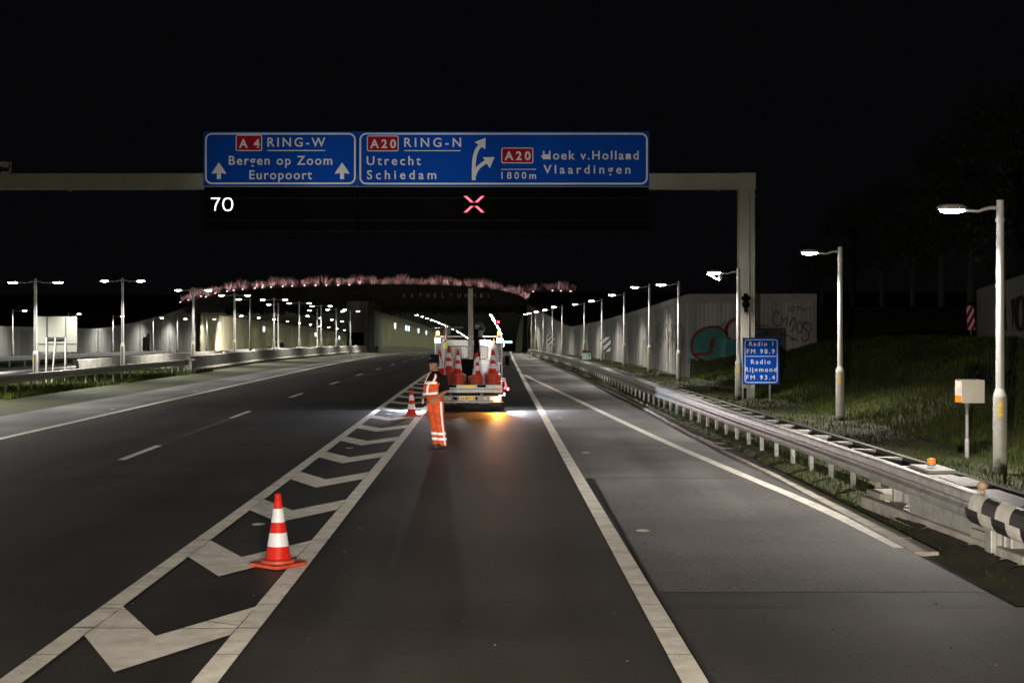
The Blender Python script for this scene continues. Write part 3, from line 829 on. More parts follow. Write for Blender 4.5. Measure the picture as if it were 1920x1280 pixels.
# blue-white board further in
c = P(949, 641, 330); r = empty('message_board', c, 0, 'pale blue lit board low in the far end of the tunnel', 'message board')
b = MB(); b.box((0, .1, 0), (3.0, .12, .7)); b.build('housing', M['black'], r); b = MB(); b.box((0, 0, 0), (2.8, .05, .5)); b.build('panel', M['e_board'], r)

# ------------------------------------------------------------------ concrete barriers of the central reservation
def barrier(name, line, y0, y1, h, label, seg=6.0, m='concrete', flip=1):
    root = empty(name, (interp(line, y0), y0, 0), 0, label, 'crash barrier'); b = MB(); y = y0
    prof = [(.34, 0), (.34, .22), (.24, .32), (.13, h - .02), (.10, h), (-.10, h), (-.13, h - .02), (-.24, .32), (-.34, .22), (-.34, 0)]
    while y < y1 - .1:
        e = min(y + seg, y1); a, c = y + .02, e - .02
        ra = [Vector((interp(line, a) + u - root.location.x, a - y0, gz(a) + v)) for u, v in prof]; rc = [Vector((interp(line, c) + u - root.location.x, c - y0, gz(c) + v)) for u, v in prof]
        b.ring_loft([ra, rc]); y = e
    b.build('barrier_body', M[m], root); return root
BL1 = [(78, -17.85), (92, -18.3), (107, -19.0), (135, -18.75), (187, -19.2)]
BL2 = [(71, -21.8), (96, -22.0), (187, -21.9)]
b1 = barrier('concrete_barrier', BL1, 78.5, 186, .95, 'long stained concrete barrier along the left shoulder in front of the twin lamps')
barrier('concrete_barrier', BL2, 71, 186, .92, 'pale concrete barrier behind the twin lamps, facing the opposite lanes')
b = MB()
for y in np.arange(90, 180, 14): b.box((interp(BL1, y) - b1.location.x, y - 78.5, gz(y) + 1.0), (.08, .05, .1))
b.build('reflector', M['white'], b1)

# ------------------------------------------------------------------ steel guardrails
def guardrail(name, line, y0, y1, top, label, face=-1, post_y=(), double=None, grd=None, base=None):
    """W-beam along a curve; face = side (x sign) the beam bulges to"""
    ox = interp(line, y0); root = empty(name, (ox, y0, 0), 0, label, 'guardrail')
    prof = [(-.045, .002), (.038, 0), (.058, -.025), (.060, -.10), (.012, -.135), (.012, -.165), (.060, -.20), (.060, -.27), (.040, -.30), (-.03, -.302)]
    prof2 = [(u - .012 if 0 < i < 9 else u - .012, v) for i, (u, v) in enumerate(prof)]
    pr = prof + prof2[::-1]
    def beam(off, f, nm, mt):
        b = MB(); y = y0; rings = []
        yy = list(np.arange(y0, y1, 4.0)) + [y1]
        for a, c in zip(yy, yy[1:]):
            t = 5
            R2 = []
            for k, yv in enumerate((a, c + .06)):
                x = interp(line, yv) + off - ox
                o_ = .004 * (1 if k else 0)
                R2.append([Vector((x + f * (u + o_), yv - y0, gz(yv) + top + v)) for u, v in pr])
            b.ring_loft(R2)
            for v in (-.08, -.225):
                b.box((interp(line, a) + off - ox + f * .06, a - y0 + .05, gz(a) + top + v), (.012, .035, .035)); b.box((interp(line, a) + off - ox + f * .06, a - y0 + .16, gz(a) + top + v), (.012, .035, .035))
        return b.build(nm, mt, root, smooth=True)
    beam(0, face, 'beam', M['galv'])
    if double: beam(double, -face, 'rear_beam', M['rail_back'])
    pm = None
    for y in post_y:
        x = interp(line, y); g = grd(x, y) if grd else gz(y)
        dbl = double or .0
        if pm is None:
            b = MB(); h = top - .06 + .35
            b.box((0, 0, -h / 2), (.055, .10, h)); b.box((-.026, 0, -h / 2), (.012, .12, h)); pm = b.build('post', M['galv'], root)
            po = pm
            if double:
                b = MB(); b.box((double / 2, 0, -.03), (double - .04, .11, .02)); b.box((double / 2, -.05, -.07), (double - .06, .012, .1)); sp0 = b.build('spacer', M['galv'], root); so = sp0
        else:
            po = pm.copy(); COL.objects.link(po)
            if double: so = sp0.copy(); COL.objects.link(so)
        po.location = (x - ox + dbl * .3 - face * .0, y - y0, gz(y) + top - .03)
        if double: so.location = (x - ox, y - y0, gz(y) + top)
    return root
RAIL_R = smooth([(a * 1.023, b_ * 1.023) for a, b_ in [(10, 4.97), (14, 4.93), (21, 4.86), (28, 4.62), (34.6, 4.5), (46, 4.2), (72, 3.77), (90, 3.3), (106, 2.87), (125, 2.2), (143, 1.6)]])
gr = guardrail('guardrail', RAIL_R, 15.3, 145, .71, 'double-sided steel guardrail with ladder-like spacers along the right verge', -1, [18.6 + 1.333 * i for i in range(94)], .5, lambda x, y: land(x, y))
RAIL_L = [(6, -17.4), (30, -17.8), (50, -18.05), (78, -17.8)]
guardrail('guardrail', RAIL_L, 6, 78, .80, 'steel guardrail before the left grass strip, ending at the stained concrete barrier', 1, [44 + 1.333 * i for i in range(26)], None)
guardrail('guardrail', [(6, -21.4), (71, -21.8)], 40, 71, .62, 'low steel rail behind the left grass strip leading to the pale barrier', 1, [46 + 2.0 * i for i in range(13)], None)
guardrail('guardrail', [(60, -34), (92, -33), (128, -31.3)], 60, 128, .72, 'far steel guardrail on the other side of the opposite lanes', 1, [88 + 2.6 * i for i in range(16)], None)
# small fittings at the two rail ends
e1 = MB(); e1.box((0, -.4, -.16), (.06, 1.0, .42)); e1.box((.0, -.2, .15), (.2, .5, .06)); o = e1.build('end_plate', M['galv_dull']); CH_ = [x for x in bpy.data.objects if x.name == 'guardrail.001'][0]
o.parent = CH_; o.location = (-.0, 72.0, .6)

# near end of the right guardrail: striped sleeve, box, footing, lamps
ne = empty('barrier_terminal', (5.05, 14.2, -.05), 0, 'striped black and white guardrail end with steel box on a concrete footing', 'barrier terminal')
b = MB(); sl = MB()
def half(yv, r_, n_=9, x0=-.02):
    return [(x0 + r_ * math.cos(math.pi * (.5 + i / (n_ - 1))) * .62, .60 + r_ * math.sin(math.pi * (.5 + i / (n_ - 1)))) for i in range(n_)]
n_ = 9; cells = 9
for j in range(cells):
    y0 = 1.15 - j * .42; y1 = y0 - .42
    for i in range(n_ - 1):
        a0, a1 = half(y0, .175)[i], half(y0, .175)[i + 1]
        band = (j + (1 if i >= 4 else 0)) % 2
        sh = .0 if i < 4 else .12
        xo0 = .025 * (1.15 - y0) * 0; 
        sl.add([(a0[0], y0 + sh, a0[1]), (a1[0], y0 + sh, a1[1]), (a1[0], y1 + sh, a1[1]), (a0[0], y1 + sh, a0[1])], [(0, 1, 2, 3)], band)
sl.build('striped_sleeve', [M['paint'], M['blackpaint']], ne, smooth=True)
b.bbox((.12, 2.0, .32), (.30, 2.9, .36), .02); q_ = b.build('steel_box', M['galv'], ne); q_.rotation_euler.z = R(5); q_.location = (.20, 0, 0)
b = MB(); b.bbox((.05, 2.2, .03), (.55, 5.2, .16), .03); b.bbox((.1, 4.6, .14), (.42, .6, .1), .02); b.bbox((.05, .75, .14), (.5, .55, .12), .02); q_ = b.build('footing', M['concrete_light'], ne); q_.rotation_euler.z = R(4); q_.location = (.26, .45, .15)
b = MB(); b.bbox((.05, 4.6, .38), (.13, .13, .5), .01); b.build('post', M['galv'], ne)
b = MB(); b.bbox((-.02, .75, .36), (.06, .2, .42), .008); b.bbox((.12, .75, .36), (.06, .2, .42), .008); b.box((.05, .75, .36), (.1, .03, .42)); b.build('post', M['galv'], ne)
b = MB(); b.box((.14, 2.6, .74), (.34, 1.5, .05)); b.box((.22, .9, .72), (.32, 1.6, .05)); b.box((.2, .1, .80), (.05, .06, .2)); b.box((.36, .5, .80), (.05, .06, .2)); b.box((.42, .0, .77), (.12, .3, .12)); b.box((.2, -.6, .74), (.3, .5, .08)); b.build('mechanism', M['dark_steel'], ne)
b = MB(); b.bbox((.2, 3.55, .79), (.36, .8, .04), .01); b.bbox((.2, 2.35, .76), (.34, .8, .03), .01); b.build('cover_plate', M['galv_dull'], ne)
bl = empty('warning_beacon', (5.22, 17.7, .78), 0, 'small amber beacon standing on the near end of the right guardrail', 'beacon')
b = MB(); b.lathe([(.04, 0), (.055, .01), (.05, .03)], n=14); b.build('base', M['galv'], bl, smooth=True)
b = MB(); b.lathe([(.05, .03), (.05, .05), (.046, .055), (.05, .06), (.05, .085), (.04, .095), (.001, .098)], n=16); b.build('lens', mat('beacon_lens', (.85, .20, .01), .3, emit=(1, .3, .02), estr=.25), bl, smooth=True)
kn = MB(); kn.ellipsoid((0, 0, .05), (.055, .055, .05)); kn.lathe([(.03, -.08), (.03, .0)], n=10)
kn = kn.build('knob', mat('buff_knob', (.42, .30, .18), .6), smooth=True, loc=(5.06, 15.3, .75)); tag(kn, 'round buff knob on the guardrail beside the striped sleeve', 'knob')
# dark soil ditch between gutter and footing
b = MB()
for i in range(24):
    y = 9.5 + i * .35; w0 = .16 + .05 * math.sin(i * 1.7)
    b.quad((xr(y) + .36, y, .105), (xr(y) + .36 + w0, y, .15), (xr(y + .35) + .36 + w0, y + .35, .15), (xr(y + .35) + .36, y + .35, .105))
tag(b.build('soil_strip', mat('bare_soil', (.02, .014, .008), .95, var=.5, scale=12, bump=1, bscale=30)), kind='structure')

# ------------------------------------------------------------------ street lanterns
def lamp_post(name, arms, H=4.5, arm_l=.95, glow='lamp_glow', power=LAMP_W, col=LAMP_COL, loose=False, sticker=True, tilt_=.34):
    r = empty(name)
    b = MB(); b.lathe([(.068, 1.45), (.064, 2.5), (.058, H - .02), (.056, H), (.001, H + .005)], n=16)
    b.lathe([(.062, H - .34), (.072, H - .34), (.072, H - .29), (.06, H - .29)], n=14); b.build('pole', M['pole'], r, smooth=True)
    b = MB(); b.lathe([(.108, .32), (.108, 1.40), (.105, 1.43), (.075, 1.52), (.069, 1.55)], n=18); sl_ = b.build('sleeve', M['pole_base'], r, smooth=True)
    b = MB(); b.lathe([(.111, -.3), (.111, .318)], n=18); b.build('foot', M['pole_dark'], r, smooth=True)
    if sticker:
        b = MB(); rr = .1105
        for k in range(3):
            z0 = 1.34 - k * .085
            a = [Vector((rr * math.cos(t), rr * math.sin(t), z)) for z in (z0 - .075, z0) for t in (R(-125), R(-112), R(-99), R(-86))]
            b.add(a, [(0, 1, 5, 4), (1, 2, 6, 5), (2, 3, 7, 6)])
        b.build('sticker', M['yellow'], r)
    for s in arms:
        a = math.atan2(s[1], s[0]); rot = Matrix.Rotation(a, 3, 'Z'); L_ = arm_l
        b = MB()
        path = [(0, 0, H - .12), (.16, 0, H - .12), (.26, 0, H - .145), (.34, 0, H - .175), (L_ - .40, 0, H - .16)]
        b.tube([rot @ Vector(p) for p in path], [.032, .030, .026, .024, .024], 10); b.build('arm', M['pole'], r, smooth=True)
        # lantern head
        tilt = Matrix.Rotation(R(5), 3, 'Y') if not loose else Matrix.Rotation(R(5), 3, 'Y')
        hc = Vector((L_ - .19, 0, H - .135)); b = MB()
        n2 = 16; rings = []
        for k, (sc_, zz) in enumerate([(.25, .075), (.8, .062), (1.0, .03), (1.0, .0), (.93, -.012)]):
            rings.append([rot @ (hc + Vector((.235 * sc_ * math.cos(2 * math.pi * i / n2), .105 * sc_ * math.sin(2 * math.pi * i / n2), zz))) for i in range(n2)])
        b.ring_loft(rings[::-1]); hd = b.build('lantern', M['galv_dull'], r, smooth=True)
        b = MB(); rings = []
        for k, (sc_, zz) in enumerate([(.90, -.012), (.86, -.04), (.62, -.062), (.2, -.07)]):
            rings.append([rot @ (hc + Vector((.22 * sc_ * math.cos(2 * math.pi * i / n2), .10 * sc_ * math.sin(2 * math.pi * i / n2), zz))) for i in range(n2)])
        b.ring_loft(rings); gl = b.build('lens', M[glow], hd, smooth=True)
        if loose:
            b = MB(); q = [(.19, .06, -.03), (.19, -.06, -.03), (.02, -.05, -.17), (.02, .05, -.17)]
            b.prism([rot @ (hc + Vector((-x, y, z))) for x, y, z in [(.20, .07, -.02), (.20, -.07, -.02), (-.20, -.07, -.02), (-.20, .07, -.02)]], (.0, 0, .004))
            for v in b.v: pass
            b = MB(); b.prism([rot @ (hc + Vector(p)) for p in [(.22, -.08, -.06), (-.16, -.08, -.26), (-.16, .08, -.26), (.22, .08, -.06)]], (0, 0, .012)); b.build('open_cover', M[glow], hd)
            b = MB(); b.bbox(rot @ (hc + Vector((-.2, 0, -.17))), (.12, .1, .15), .01); b.tube([rot @ (hc + Vector(p)) for p in [(-.2, 0, -.08), (-.3, 0, -.12), (-.37, 0, -.25), (-.42, 0, -.3)]], .008, 6); b.build('dangling_gear', M['dark_steel'], hd)
        p = rot @ (hc + Vector((0, 0, -.12)))
        light('lantern_light', 'SPOT', hd, p, power, col, .16, 152, .8, aim=p + rot @ Vector((tilt_, 0, -1)))
    return r
LR = [(-4.0, 7.3), (22.35, 7.67), (35.2, 8.12), (44.8, 7.13), (61.0, 7.15), (74.0, 7.15), (87.0, 6.87), (100.0, 6.33), (113.0, 5.76), (126.0, 4.45), (139.5, 3.98), (152.0, 3.35), (165.0, 2.75), (178.0, 2.45)]
HR = [4.5, 4.5, 4.5, 4.37, 4.5, 4.8, 4.72, 4.65, 4.7, 4.75, 4.75, 4.8, 4.9, 5.05]
pr_ = lamp_post('street_lamp', [(-1, 0)]); prl = lamp_post('street_lamp', [(-1, 0)], loose=True)
ORD = ['nearest', 'second', 'third', 'fourth', 'fifth', 'sixth', 'seventh', 'eighth', 'ninth', 'tenth', 'eleventh', 'twelfth', 'farthest']
extra = {0: 'rightmost lamp post with yellow sticker, standing beside the metal cabinet', 1: 'lamp post between the blue radio sign and the metal cabinet', 2: 'lamp post with its lantern cover hanging open beside the gantry column',
         3: 'lamp post in front of the corner of the ribbed wall', 4: 'lamp post in front of the black tags on the ribbed wall', 6: 'lamp post just behind the nearer black and white striped board'}
for i, (y, x) in enumerate(LR):
    if i == 3: o = prl
    elif i == 0: o = pr_
    else: o = copy_tree(pr_)
    o.location = (x, y, land(x, y) - .02 if y < 60 else gz(y)); 
    if i not in (0,): o.location.z = gz(y) + (.0)
    o.scale = (1, 1, HR[i] / 4.5)
    lab = extra.get(i - 1, '%s lamp post counted from the camera along the right-hand ribbed wall' % (ORD[i - 1] if i else 'first'))
    if i == 0: lab = 'street lamp beside the camera past the right edge of the road'
    tag(o, lab, 'street lamp', 'lamp posts along the right verge')
tw = lamp_post('street_lamp', [(-1, 0), (1, 0)], H=4.5, arm_l=1.12, glow='lamp_glow2', col=LAMP_COL2, power=1700, tilt_=.5)
TW = [(3, -19.1, 4.5), (16.8, -19.1, 4.5), (30.5, -19.2, 4.5), (44.5, -19.3, 4.5), (58.5, -19.6, 4.52), (72.5, -19.85, 5.08), (87, -19.5, 5.03), (101.5, -19.8, 5.1), (118, -19.75, 5.2), (132, -19.75, 5.25), (146, -19.6, 5.3), (159, -19.65, 5.2), (172, -19.55, 5.3)]
nm = {4: 'twin-armed lamp post beside the back of the beige sign panel', 5: 'twin-armed lamp post rising from the pale barrier, second of its row in view', 6: 'twin-armed lamp post just behind the end of the stained barrier',
      7: 'fourth twin-armed lamp post in view, under the left end of the pink plumes'}
for i, (y, x, h) in enumerate(TW):
    o = tw if i == 0 else copy_tree(tw)
    o.location = (x, y, gz(y)); o.scale = (1, 1, (h - gz(y) * 0) / 4.5)
    tag(o, nm.get(i, nth(i) + ' twin-armed lamp post of the median row, counted from beside the camera'), 'street lamp', 'twin-armed lamp posts of the central reservation')
sg = lamp_post('street_lamp', [(-1, 0)], H=4.6, arm_l=1.1, glow='lamp_glow2', col=LAMP_COL2)
for i, (y, x, h) in enumerate([(113, -20.8, 5.1), (136, -22.35, 5.2), (163, -22.3, 5.2)]):
    o = sg if i == 0 else copy_tree(sg)
    o.location = (x, y, gz(y)); o.scale = (1, 1, h / 4.6)
    tag(o, 'slim lamp post with one left-pointing arm behind the stained barrier, ' + ('nearest', 'middle', 'farthest')[i] + ' of three', 'street lamp', 'one-armed lamp posts beside the opposite lanes')
wl = lamp_post('street_lamp', [(1, 0)], H=4.4, arm_l=1.3, glow='lamp_glow2', col=LAMP_COL2, power=1000, tilt_=-.12)
for i, (y, x, h) in enumerate([(131, -46.0, 4.5), (147.5, -46.0, 4.5), (163.5, -45.9, 4.5), (179.5, -45.3, 4.6), (192, -45.2, 4.7), (204, -43.8, 4.9)]):
    o = wl if i == 0 else copy_tree(wl)
    o.location = (x, y, gz(y)); o.scale = (1, 1, h / 4.4)
    tag(o, ('leftmost', 'second', 'third', 'fourth', 'fifth', 'last')[i] + ' lamp post against the far grey wall, its lantern reaching to the right', 'street lamp', 'lamp posts along the far wall')
CH.clear()

# ------------------------------------------------------------------ sign gantry
DG = 45.6
sgx = DG / F
gy = empty('sign_gantry', (7.6, 46.2, 0), 0, 'grey steel gantry with a tall box column, its beam carrying the blue signs', 'gantry')
zb0, zb1 = 6.98, 7.48
b = MB(); b.box(((-19.9 - 7.6 + .27) / 2, 0, (zb0 + zb1) / 2), (27.1, .45, zb1 - zb0)); b.box((0, 0, (zb0 + zb1) / 2), (.55, .5, zb1 - zb0 + .03)); b.box(((-19.9 - 7.6) / 2, -.235, zb0 + .01), (27.0, .03, .03)); b.build('beam', M['gantry'], gy)
b = MB(); b.box((0, 0, (.55 + zb0) / 2), (.5, .46, zb0 - .55)); b.box((0, 0, zb0 - .22), (.54, .50, .05)); b.box((0, -.0, .9), (.52, .48, .04)); b.build('column', M['gantry'], gy)
b = MB(); b.bbox((-.20, 0, .2), (.17, .5, .75), .01); b.bbox((.12, 0, .2), (.25, .5, .75), .01); b.build('foot', M['gantry_foot'], gy)
b = MB(); b.tube([(.05, -.26, .7), (.05, -.26, zb0 - .05)], .022, 8)
for z in (1.5, 2.6, 4.4, 5.6): b.box((.05, -.245, z), (.09, .03, .03))
b.build('conduit', M['gantry'], gy, smooth=True)
b = MB()
for x in (-.9, -16.6, -22.0):
    b.box((x, -.228, (zb0 + zb1) / 2), (.05, .02, zb1 - zb0 + .02)); b.box((x, 0, zb0 - .02), (.07, .5, .04))
    for z in (.08, .25, .42): b.tube([(x + .05, -.226, zb0 + z), (x + .05, -.25, zb0 + z)], .018, 6)
b.build('joint_plate', M['gantry'], gy)
b = MB(); b.box((-27.2, 0, 3.45), (.5, .46, 7.0)); b.build('column', M['gantry'], gy)
b = MB(); b.ellipsoid((-.05, -.3, 3.25), (.13, .16, .12)); b.ellipsoid((-.05, -.3, 3.45), (.16, .14, .10)); b.tube([(-.05, -.3, 3.0), (-.05, -.25, 3.6)], .06, 8); b.build('loudspeaker', M['black'], gy, smooth=True)
b = MB(); b.box((-24.0, 0, zb1 + .03), (.3, .3, .08)); b.tube([(-23.9, 0, zb1), (-23.9, 0, zb1 + .4)], .05, 8); b.bbox((-24.02, -.1, zb1 + .3), (.28, .34, .16), .02); b.build('camera_unit', M['galv_dull'], gy)

def sp(px, py): return ((px - 960) * sgx, HC + (YH - py) * sgx)
def rrect(x0, z0, x1, z1, r, n=6):
    out = []
    for cx, cz, a0 in ((x1 - r, z1 - r, 0), (x0 + r, z1 - r, 90), (x0 + r, z0 + r, 180), (x1 - r, z0 + r, 270)):
        for k in range(n + 1):
            a = R(a0 + 90 * k / n); out.append((cx + r * math.cos(a), cz + r * math.sin(a)))
    return out
def frame(b, x0, z0, x1, z1, r, w_, y, mi=0):
    o_ = rrect(x0, z0, x1, z1, r); i_ = rrect(x0 + w_, z0 + w_, x1 - w_, z1 - w_, max(.005, r - w_)); n_ = len(o_)
    b.add([(x, y, z) for x, z in o_] + [(x, y, z) for x, z in i_], [(k, (k + 1) % n_, n_ + (k + 1) % n_, n_ + k) for k in range(n_)], mi)
def sign(name, px0, px1, py0, py1, label, cat, d=DG, r=.22, bw=.055):
    k = d / F; X0, X1 = (px0 - 960) * k, (px1 - 960) * k; Z1, Z0 = HC + (YH - py0) * k, HC + (YH - py1) * k
    root = empty(name, ((X0 + X1) / 2, d, (Z0 + Z1) / 2), 0, label, cat)
    w_, h_ = X1 - X0, Z1 - Z0
    b = MB(); b.bbox((0, .025, 0), (w_, .05, h_), .006); b.build('panel', M['blue'], root)
    b = MB(); frame(b, -w_ / 2 + .05, -h_ / 2 + .05, w_ / 2 - .05, h_ / 2 - .05, r, bw, -.004); b.build('border', M['white'], root)
    root['k'] = k; return root
def line_on(root, body, px0, px1, pybase, cappx, d=DG, bold=.014, m='white', dy=-.006):
    k = d / F; c = root.location
    t = text_mesh(body, (px0 - 960) * k - c.x, (px1 - 960) * k - c.x, HC + (YH - pybase) * k - c.z, cappx * k, bold, M[m], root); t.location.y = dy; return t
def poly_on(root, name, polys, m, d=DG, dy=-.006):
    k = d / F; c = root.location; b = MB()
    for p in polys: b.add([((x - 960) * k - c.x, dy, HC + (YH - y) * k - c.z) for x, y in p], [tuple(range(len(p)))])
    return b.build(name, M[m], root)
def shield(root, px0, px1, py0, py1, txt, tx0, tx1):
    k = DG / F; c = root.location
    X0, X1 = (px0 - 960) * k - c.x, (px1 - 960) * k - c.x; Z1, Z0 = HC + (YH - py0) * k - c.z, HC + (YH - py1) * k - c.z
    b = MB(); b.add([(x, -.006, z) for x, z in rrect(X0, Z0, X1, Z1, .06)], [tuple(range(28))]); f = b.build('route_shield', M['red'], root)
    b = MB(); frame(b, X0, Z0, X1, Z1, .06, .028, -.010); b.build('border', M['white'], f)
    t = text_mesh(txt, (tx0 - 960) * k - c.x, (tx1 - 960) * k - c.x, HC + (YH - (py1 - 6.5)) * k - c.z, 16.5 * k, .028, M['white'], f); t.location.y = -.011
arrow_up = lambda cx, by: [(cx - 3.8, by), (cx + 3.8, by), (cx + 3.8, by - 11.5), (cx + 13.5, by - 9.5), (cx + 12.5, by - 13), (cx, by - 31.5), (cx - 12.5, by - 13), (cx - 13.5, by - 9.5), (cx - 3.8, by - 11.5)]
s1 = sign('direction_sign', 381.5, 670, 246.5, 348.5, 'blue direction sign for Bergen op Zoom and Europoort with two upward arrows', 'direction sign')
shield(s1, 442, 491.5, 253, 283.5, 'A4', 448, 487)
line_on(s1, 'RING-W', 501.5, 610, 275, 17); line_on(s1, 'Bergen op Zoom', 429, 623, 309, 17); line_on(s1, 'Europoort', 467.5, 585, 336, 17)
poly_on(s1, 'rule', [[(501.5, 281.6), (609.5, 281.6), (609.5, 283.4), (501.5, 283.4)]], 'white')
poly_on(s1, 'arrow', [arrow_up(410.5, 336)], 'white'); poly_on(s1, 'arrow', [arrow_up(641.5, 336)], 'white')
s2 = sign('direction_sign', 671, 1217.5, 246.5, 349, 'long blue direction sign for Utrecht, Schiedam and Hoek van Holland with a forked arrow', 'direction sign')
shield(s2, 688, 747.5, 254.5, 284, 'A20', 694, 742.5); shield(s2, 940, 1000, 277, 306.5, 'A20', 946, 995)
line_on(s2, 'RING-N', 758, 864.5, 275.5, 17); line_on(s2, 'Utrecht', 687.5, 789, 309.5, 17); line_on(s2, 'Schiedam', 688, 818, 336, 17)
line_on(s2, 'Hoek v.Holland', 1018, 1197.5, 299, 16.5); line_on(s2, 'Vlaardingen', 1019, 1182, 325.5, 16.5); line_on(s2, '1800m', 940, 1005, 335.5, 13)
poly_on(s2, 'rule', [[(758, 282), (863.5, 282), (863.5, 283.6), (758, 283.6)]], 'white'); poly_on(s2, 'rule', [[(939.5, 317), (1005, 317), (1005, 318.4), (939.5, 318.4)]], 'white')
# the worn patches on two of its letters
poly_on(s2, 'patch', [[(1014, 292), (1019, 291), (1030, 289), (1030, 299), (1018, 298)], [(1173, 290), (1182, 289), (1182, 298), (1173, 298)]], 'white', dy=-.008)
def ribbon(center, w_):
    L_ = []; Rr = []
    for i, p in enumerate(center):
        a = Vector(center[max(0, i - 1)]); c = Vector(center[min(len(center) - 1, i + 1)]); d = (c - a).normalized(); n_ = Vector((-d.y, d.x)) * w_ / 2
        L_.append(tuple(Vector(p) + n_)); Rr.append(tuple(Vector(p) - n_))
    return [[L_[i], Rr[i], Rr[i + 1], L_[i + 1]] for i in range(len(center) - 1)]
poly_on(s2, 'forked_arrow', ribbon(spl([(888.3, 338), (888.3, 318), (889.5, 298), (894, 282), (903, 270)]), 7), 'white', dy=-.007)
poly_on(s2, 'forked_arrow', [[(890, 266.5), (910.5, 258.5), (910, 280), (899, 273)]], 'white', dy=-.008)
poly_on(s2, 'forked_arrow', ribbon(spl([(889, 330), (894, 318), (903, 309), (914, 302)]), 7), 'white', dy=-.009)
poly_on(s2, 'forked_arrow', [[(905, 295), (927.5, 294.8), (918, 316), (912, 305)]], 'white', dy=-.010)
# matrix boards under the signs
def matrix(px0, px1, lab):
    k = sgx; X0, X1 = (px0 - 960) * k, (px1 - 960) * k; Z1, Z0 = HC + (YH - 350.5) * k, HC + (YH - 435) * k
    r = empty('matrix_board', ((X0 + X1) / 2, DG + .1, (Z0 + Z1) / 2), 0, lab, 'matrix sign')
    b = MB(); b.bbox((0, .2, 0), (X1 - X0, .4, Z1 - Z0), .02); b.build('housing', M['black'], r)
    b = MB(); z_ = Z1 - Z0
    for zz in (z_ / 2 - .35, -z_ / 2 + .38, -z_ / 2 + .03): b.box((0, -.004, zz), (X1 - X0 - .06, .012, .012))
    b.build('trim', mat('board_trim', (.008, .008, .008), .8), r); return r
m1 = matrix(381.5, 669, 'dark matrix board showing a white 70 under the shorter blue sign'); m2 = matrix(670, 1217, 'dark matrix board showing a red cross under the longer blue sign')
t = line_on(m1, '7', 395, 413, 395, 24, bold=.0, m='led_white', dy=-.012)
# 70 drawn as lit strokes
bpy.data.objects.remove(t)
def strokes_on(root, name, sts, w_, m, dy=-.014):
    polys = []
    for s_ in sts: polys += stroke([(x, y) for x, y in s_], w_)
    return poly_on(root, name, [[tuple(v) for v in q] for q in polys], m, dy=dy)
strokes_on(m1, 'digit', [[(394.5, 371.6), (411.5, 371.6)], spl([(410.5, 371.6), (406, 379), (403, 386), (402.2, 394.5)])], 2.3, 'led_white')
strokes_on(m1, 'digit', [spl([(426, 371.5), (432, 373.5), (434.8, 382.5), (432, 391.8), (426, 394.2), (420, 391.8), (417.2, 382.5), (420, 373.5), (426, 371.5)])], 2.3, 'led_white')
k = sgx; c = m2.location
def bars(u0, u1, w_, dy, m, nm_):
    for sx in (1, -1):
        for sy in (1, -1):
            b = MB(); b.add([((888.8 + sx * (u + q_) - 960) * k - c.x, dy, HC + (YH - (382.5 + sy * u * .93)) * k - c.z) for u, q_ in ((u0, -w_), (u0, w_), (u1, w_), (u1, -w_))], [(0, 1, 2, 3)])
            b.build(nm_, m, m2)
bars(3.6, 16.6, 3.3, -.013, emis('red_led_halo', (1.0, .01, .05), .8), 'cross_arm_halo')  # dim rim drawn as the red halo around the lit cross
bars(4.4, 15.8, 2.1, -.018, M['led_red'], 'cross_arm')

# ------------------------------------------------------------------ radio sign and the other roadside signs
rs = sign('radio_sign', 1393, 1461, 633, 720.5, 'blue radio frequency sign on two posts beside the gantry column', 'road sign', d=41.5, r=.075, bw=.02)
for tx, a, c_, y_, cp in (('Radio 1', 1404.5, 1449.5, 648.2, 8.2), ('FM 98.9', 1400, 1452.5, 662.5, 8.4), ('Radio', 1408, 1444.5, 682, 8.4), ('Rijnmond', 1397, 1456, 696.5, 8.4), ('FM 93.4', 1399, 1453, 711.3, 8.4)):
    line_on(rs, tx, a, c_, y_, cp, d=41.5, bold=.012)
poly_on(rs, 'rule', [[(1397.5, 667.2), (1456, 667.2), (1456, 668.3), (1397.5, 668.3)]], 'white', d=41.5)
b = MB()
for px in (1402.5, 1444.5): b.tube([((px - 960) * 41.5 / F - rs.location.x, .09, -rs.location.z - .2), ((px - 960) * 41.5 / F - rs.location.x, .09, .5)], .03, 8)
for px, nm_ in ((1402.5, 'post'), (1444.5, 'post')):
    b = MB(); x = (px - 960) * 41.5 / F - rs.location.x; b.tube([(x, .09, -rs.location.z + .35), (x, .09, .55)], .028, 10); q_ = b.build(nm_, M['galv_dull'], rs, smooth=True)
    b = MB(); b.tube([(x, .09, -rs.location.z - .2), (x, .09, -rs.location.z + .36)], .034, 10); b.build('foot', M['dark_steel'], q_, smooth=True)

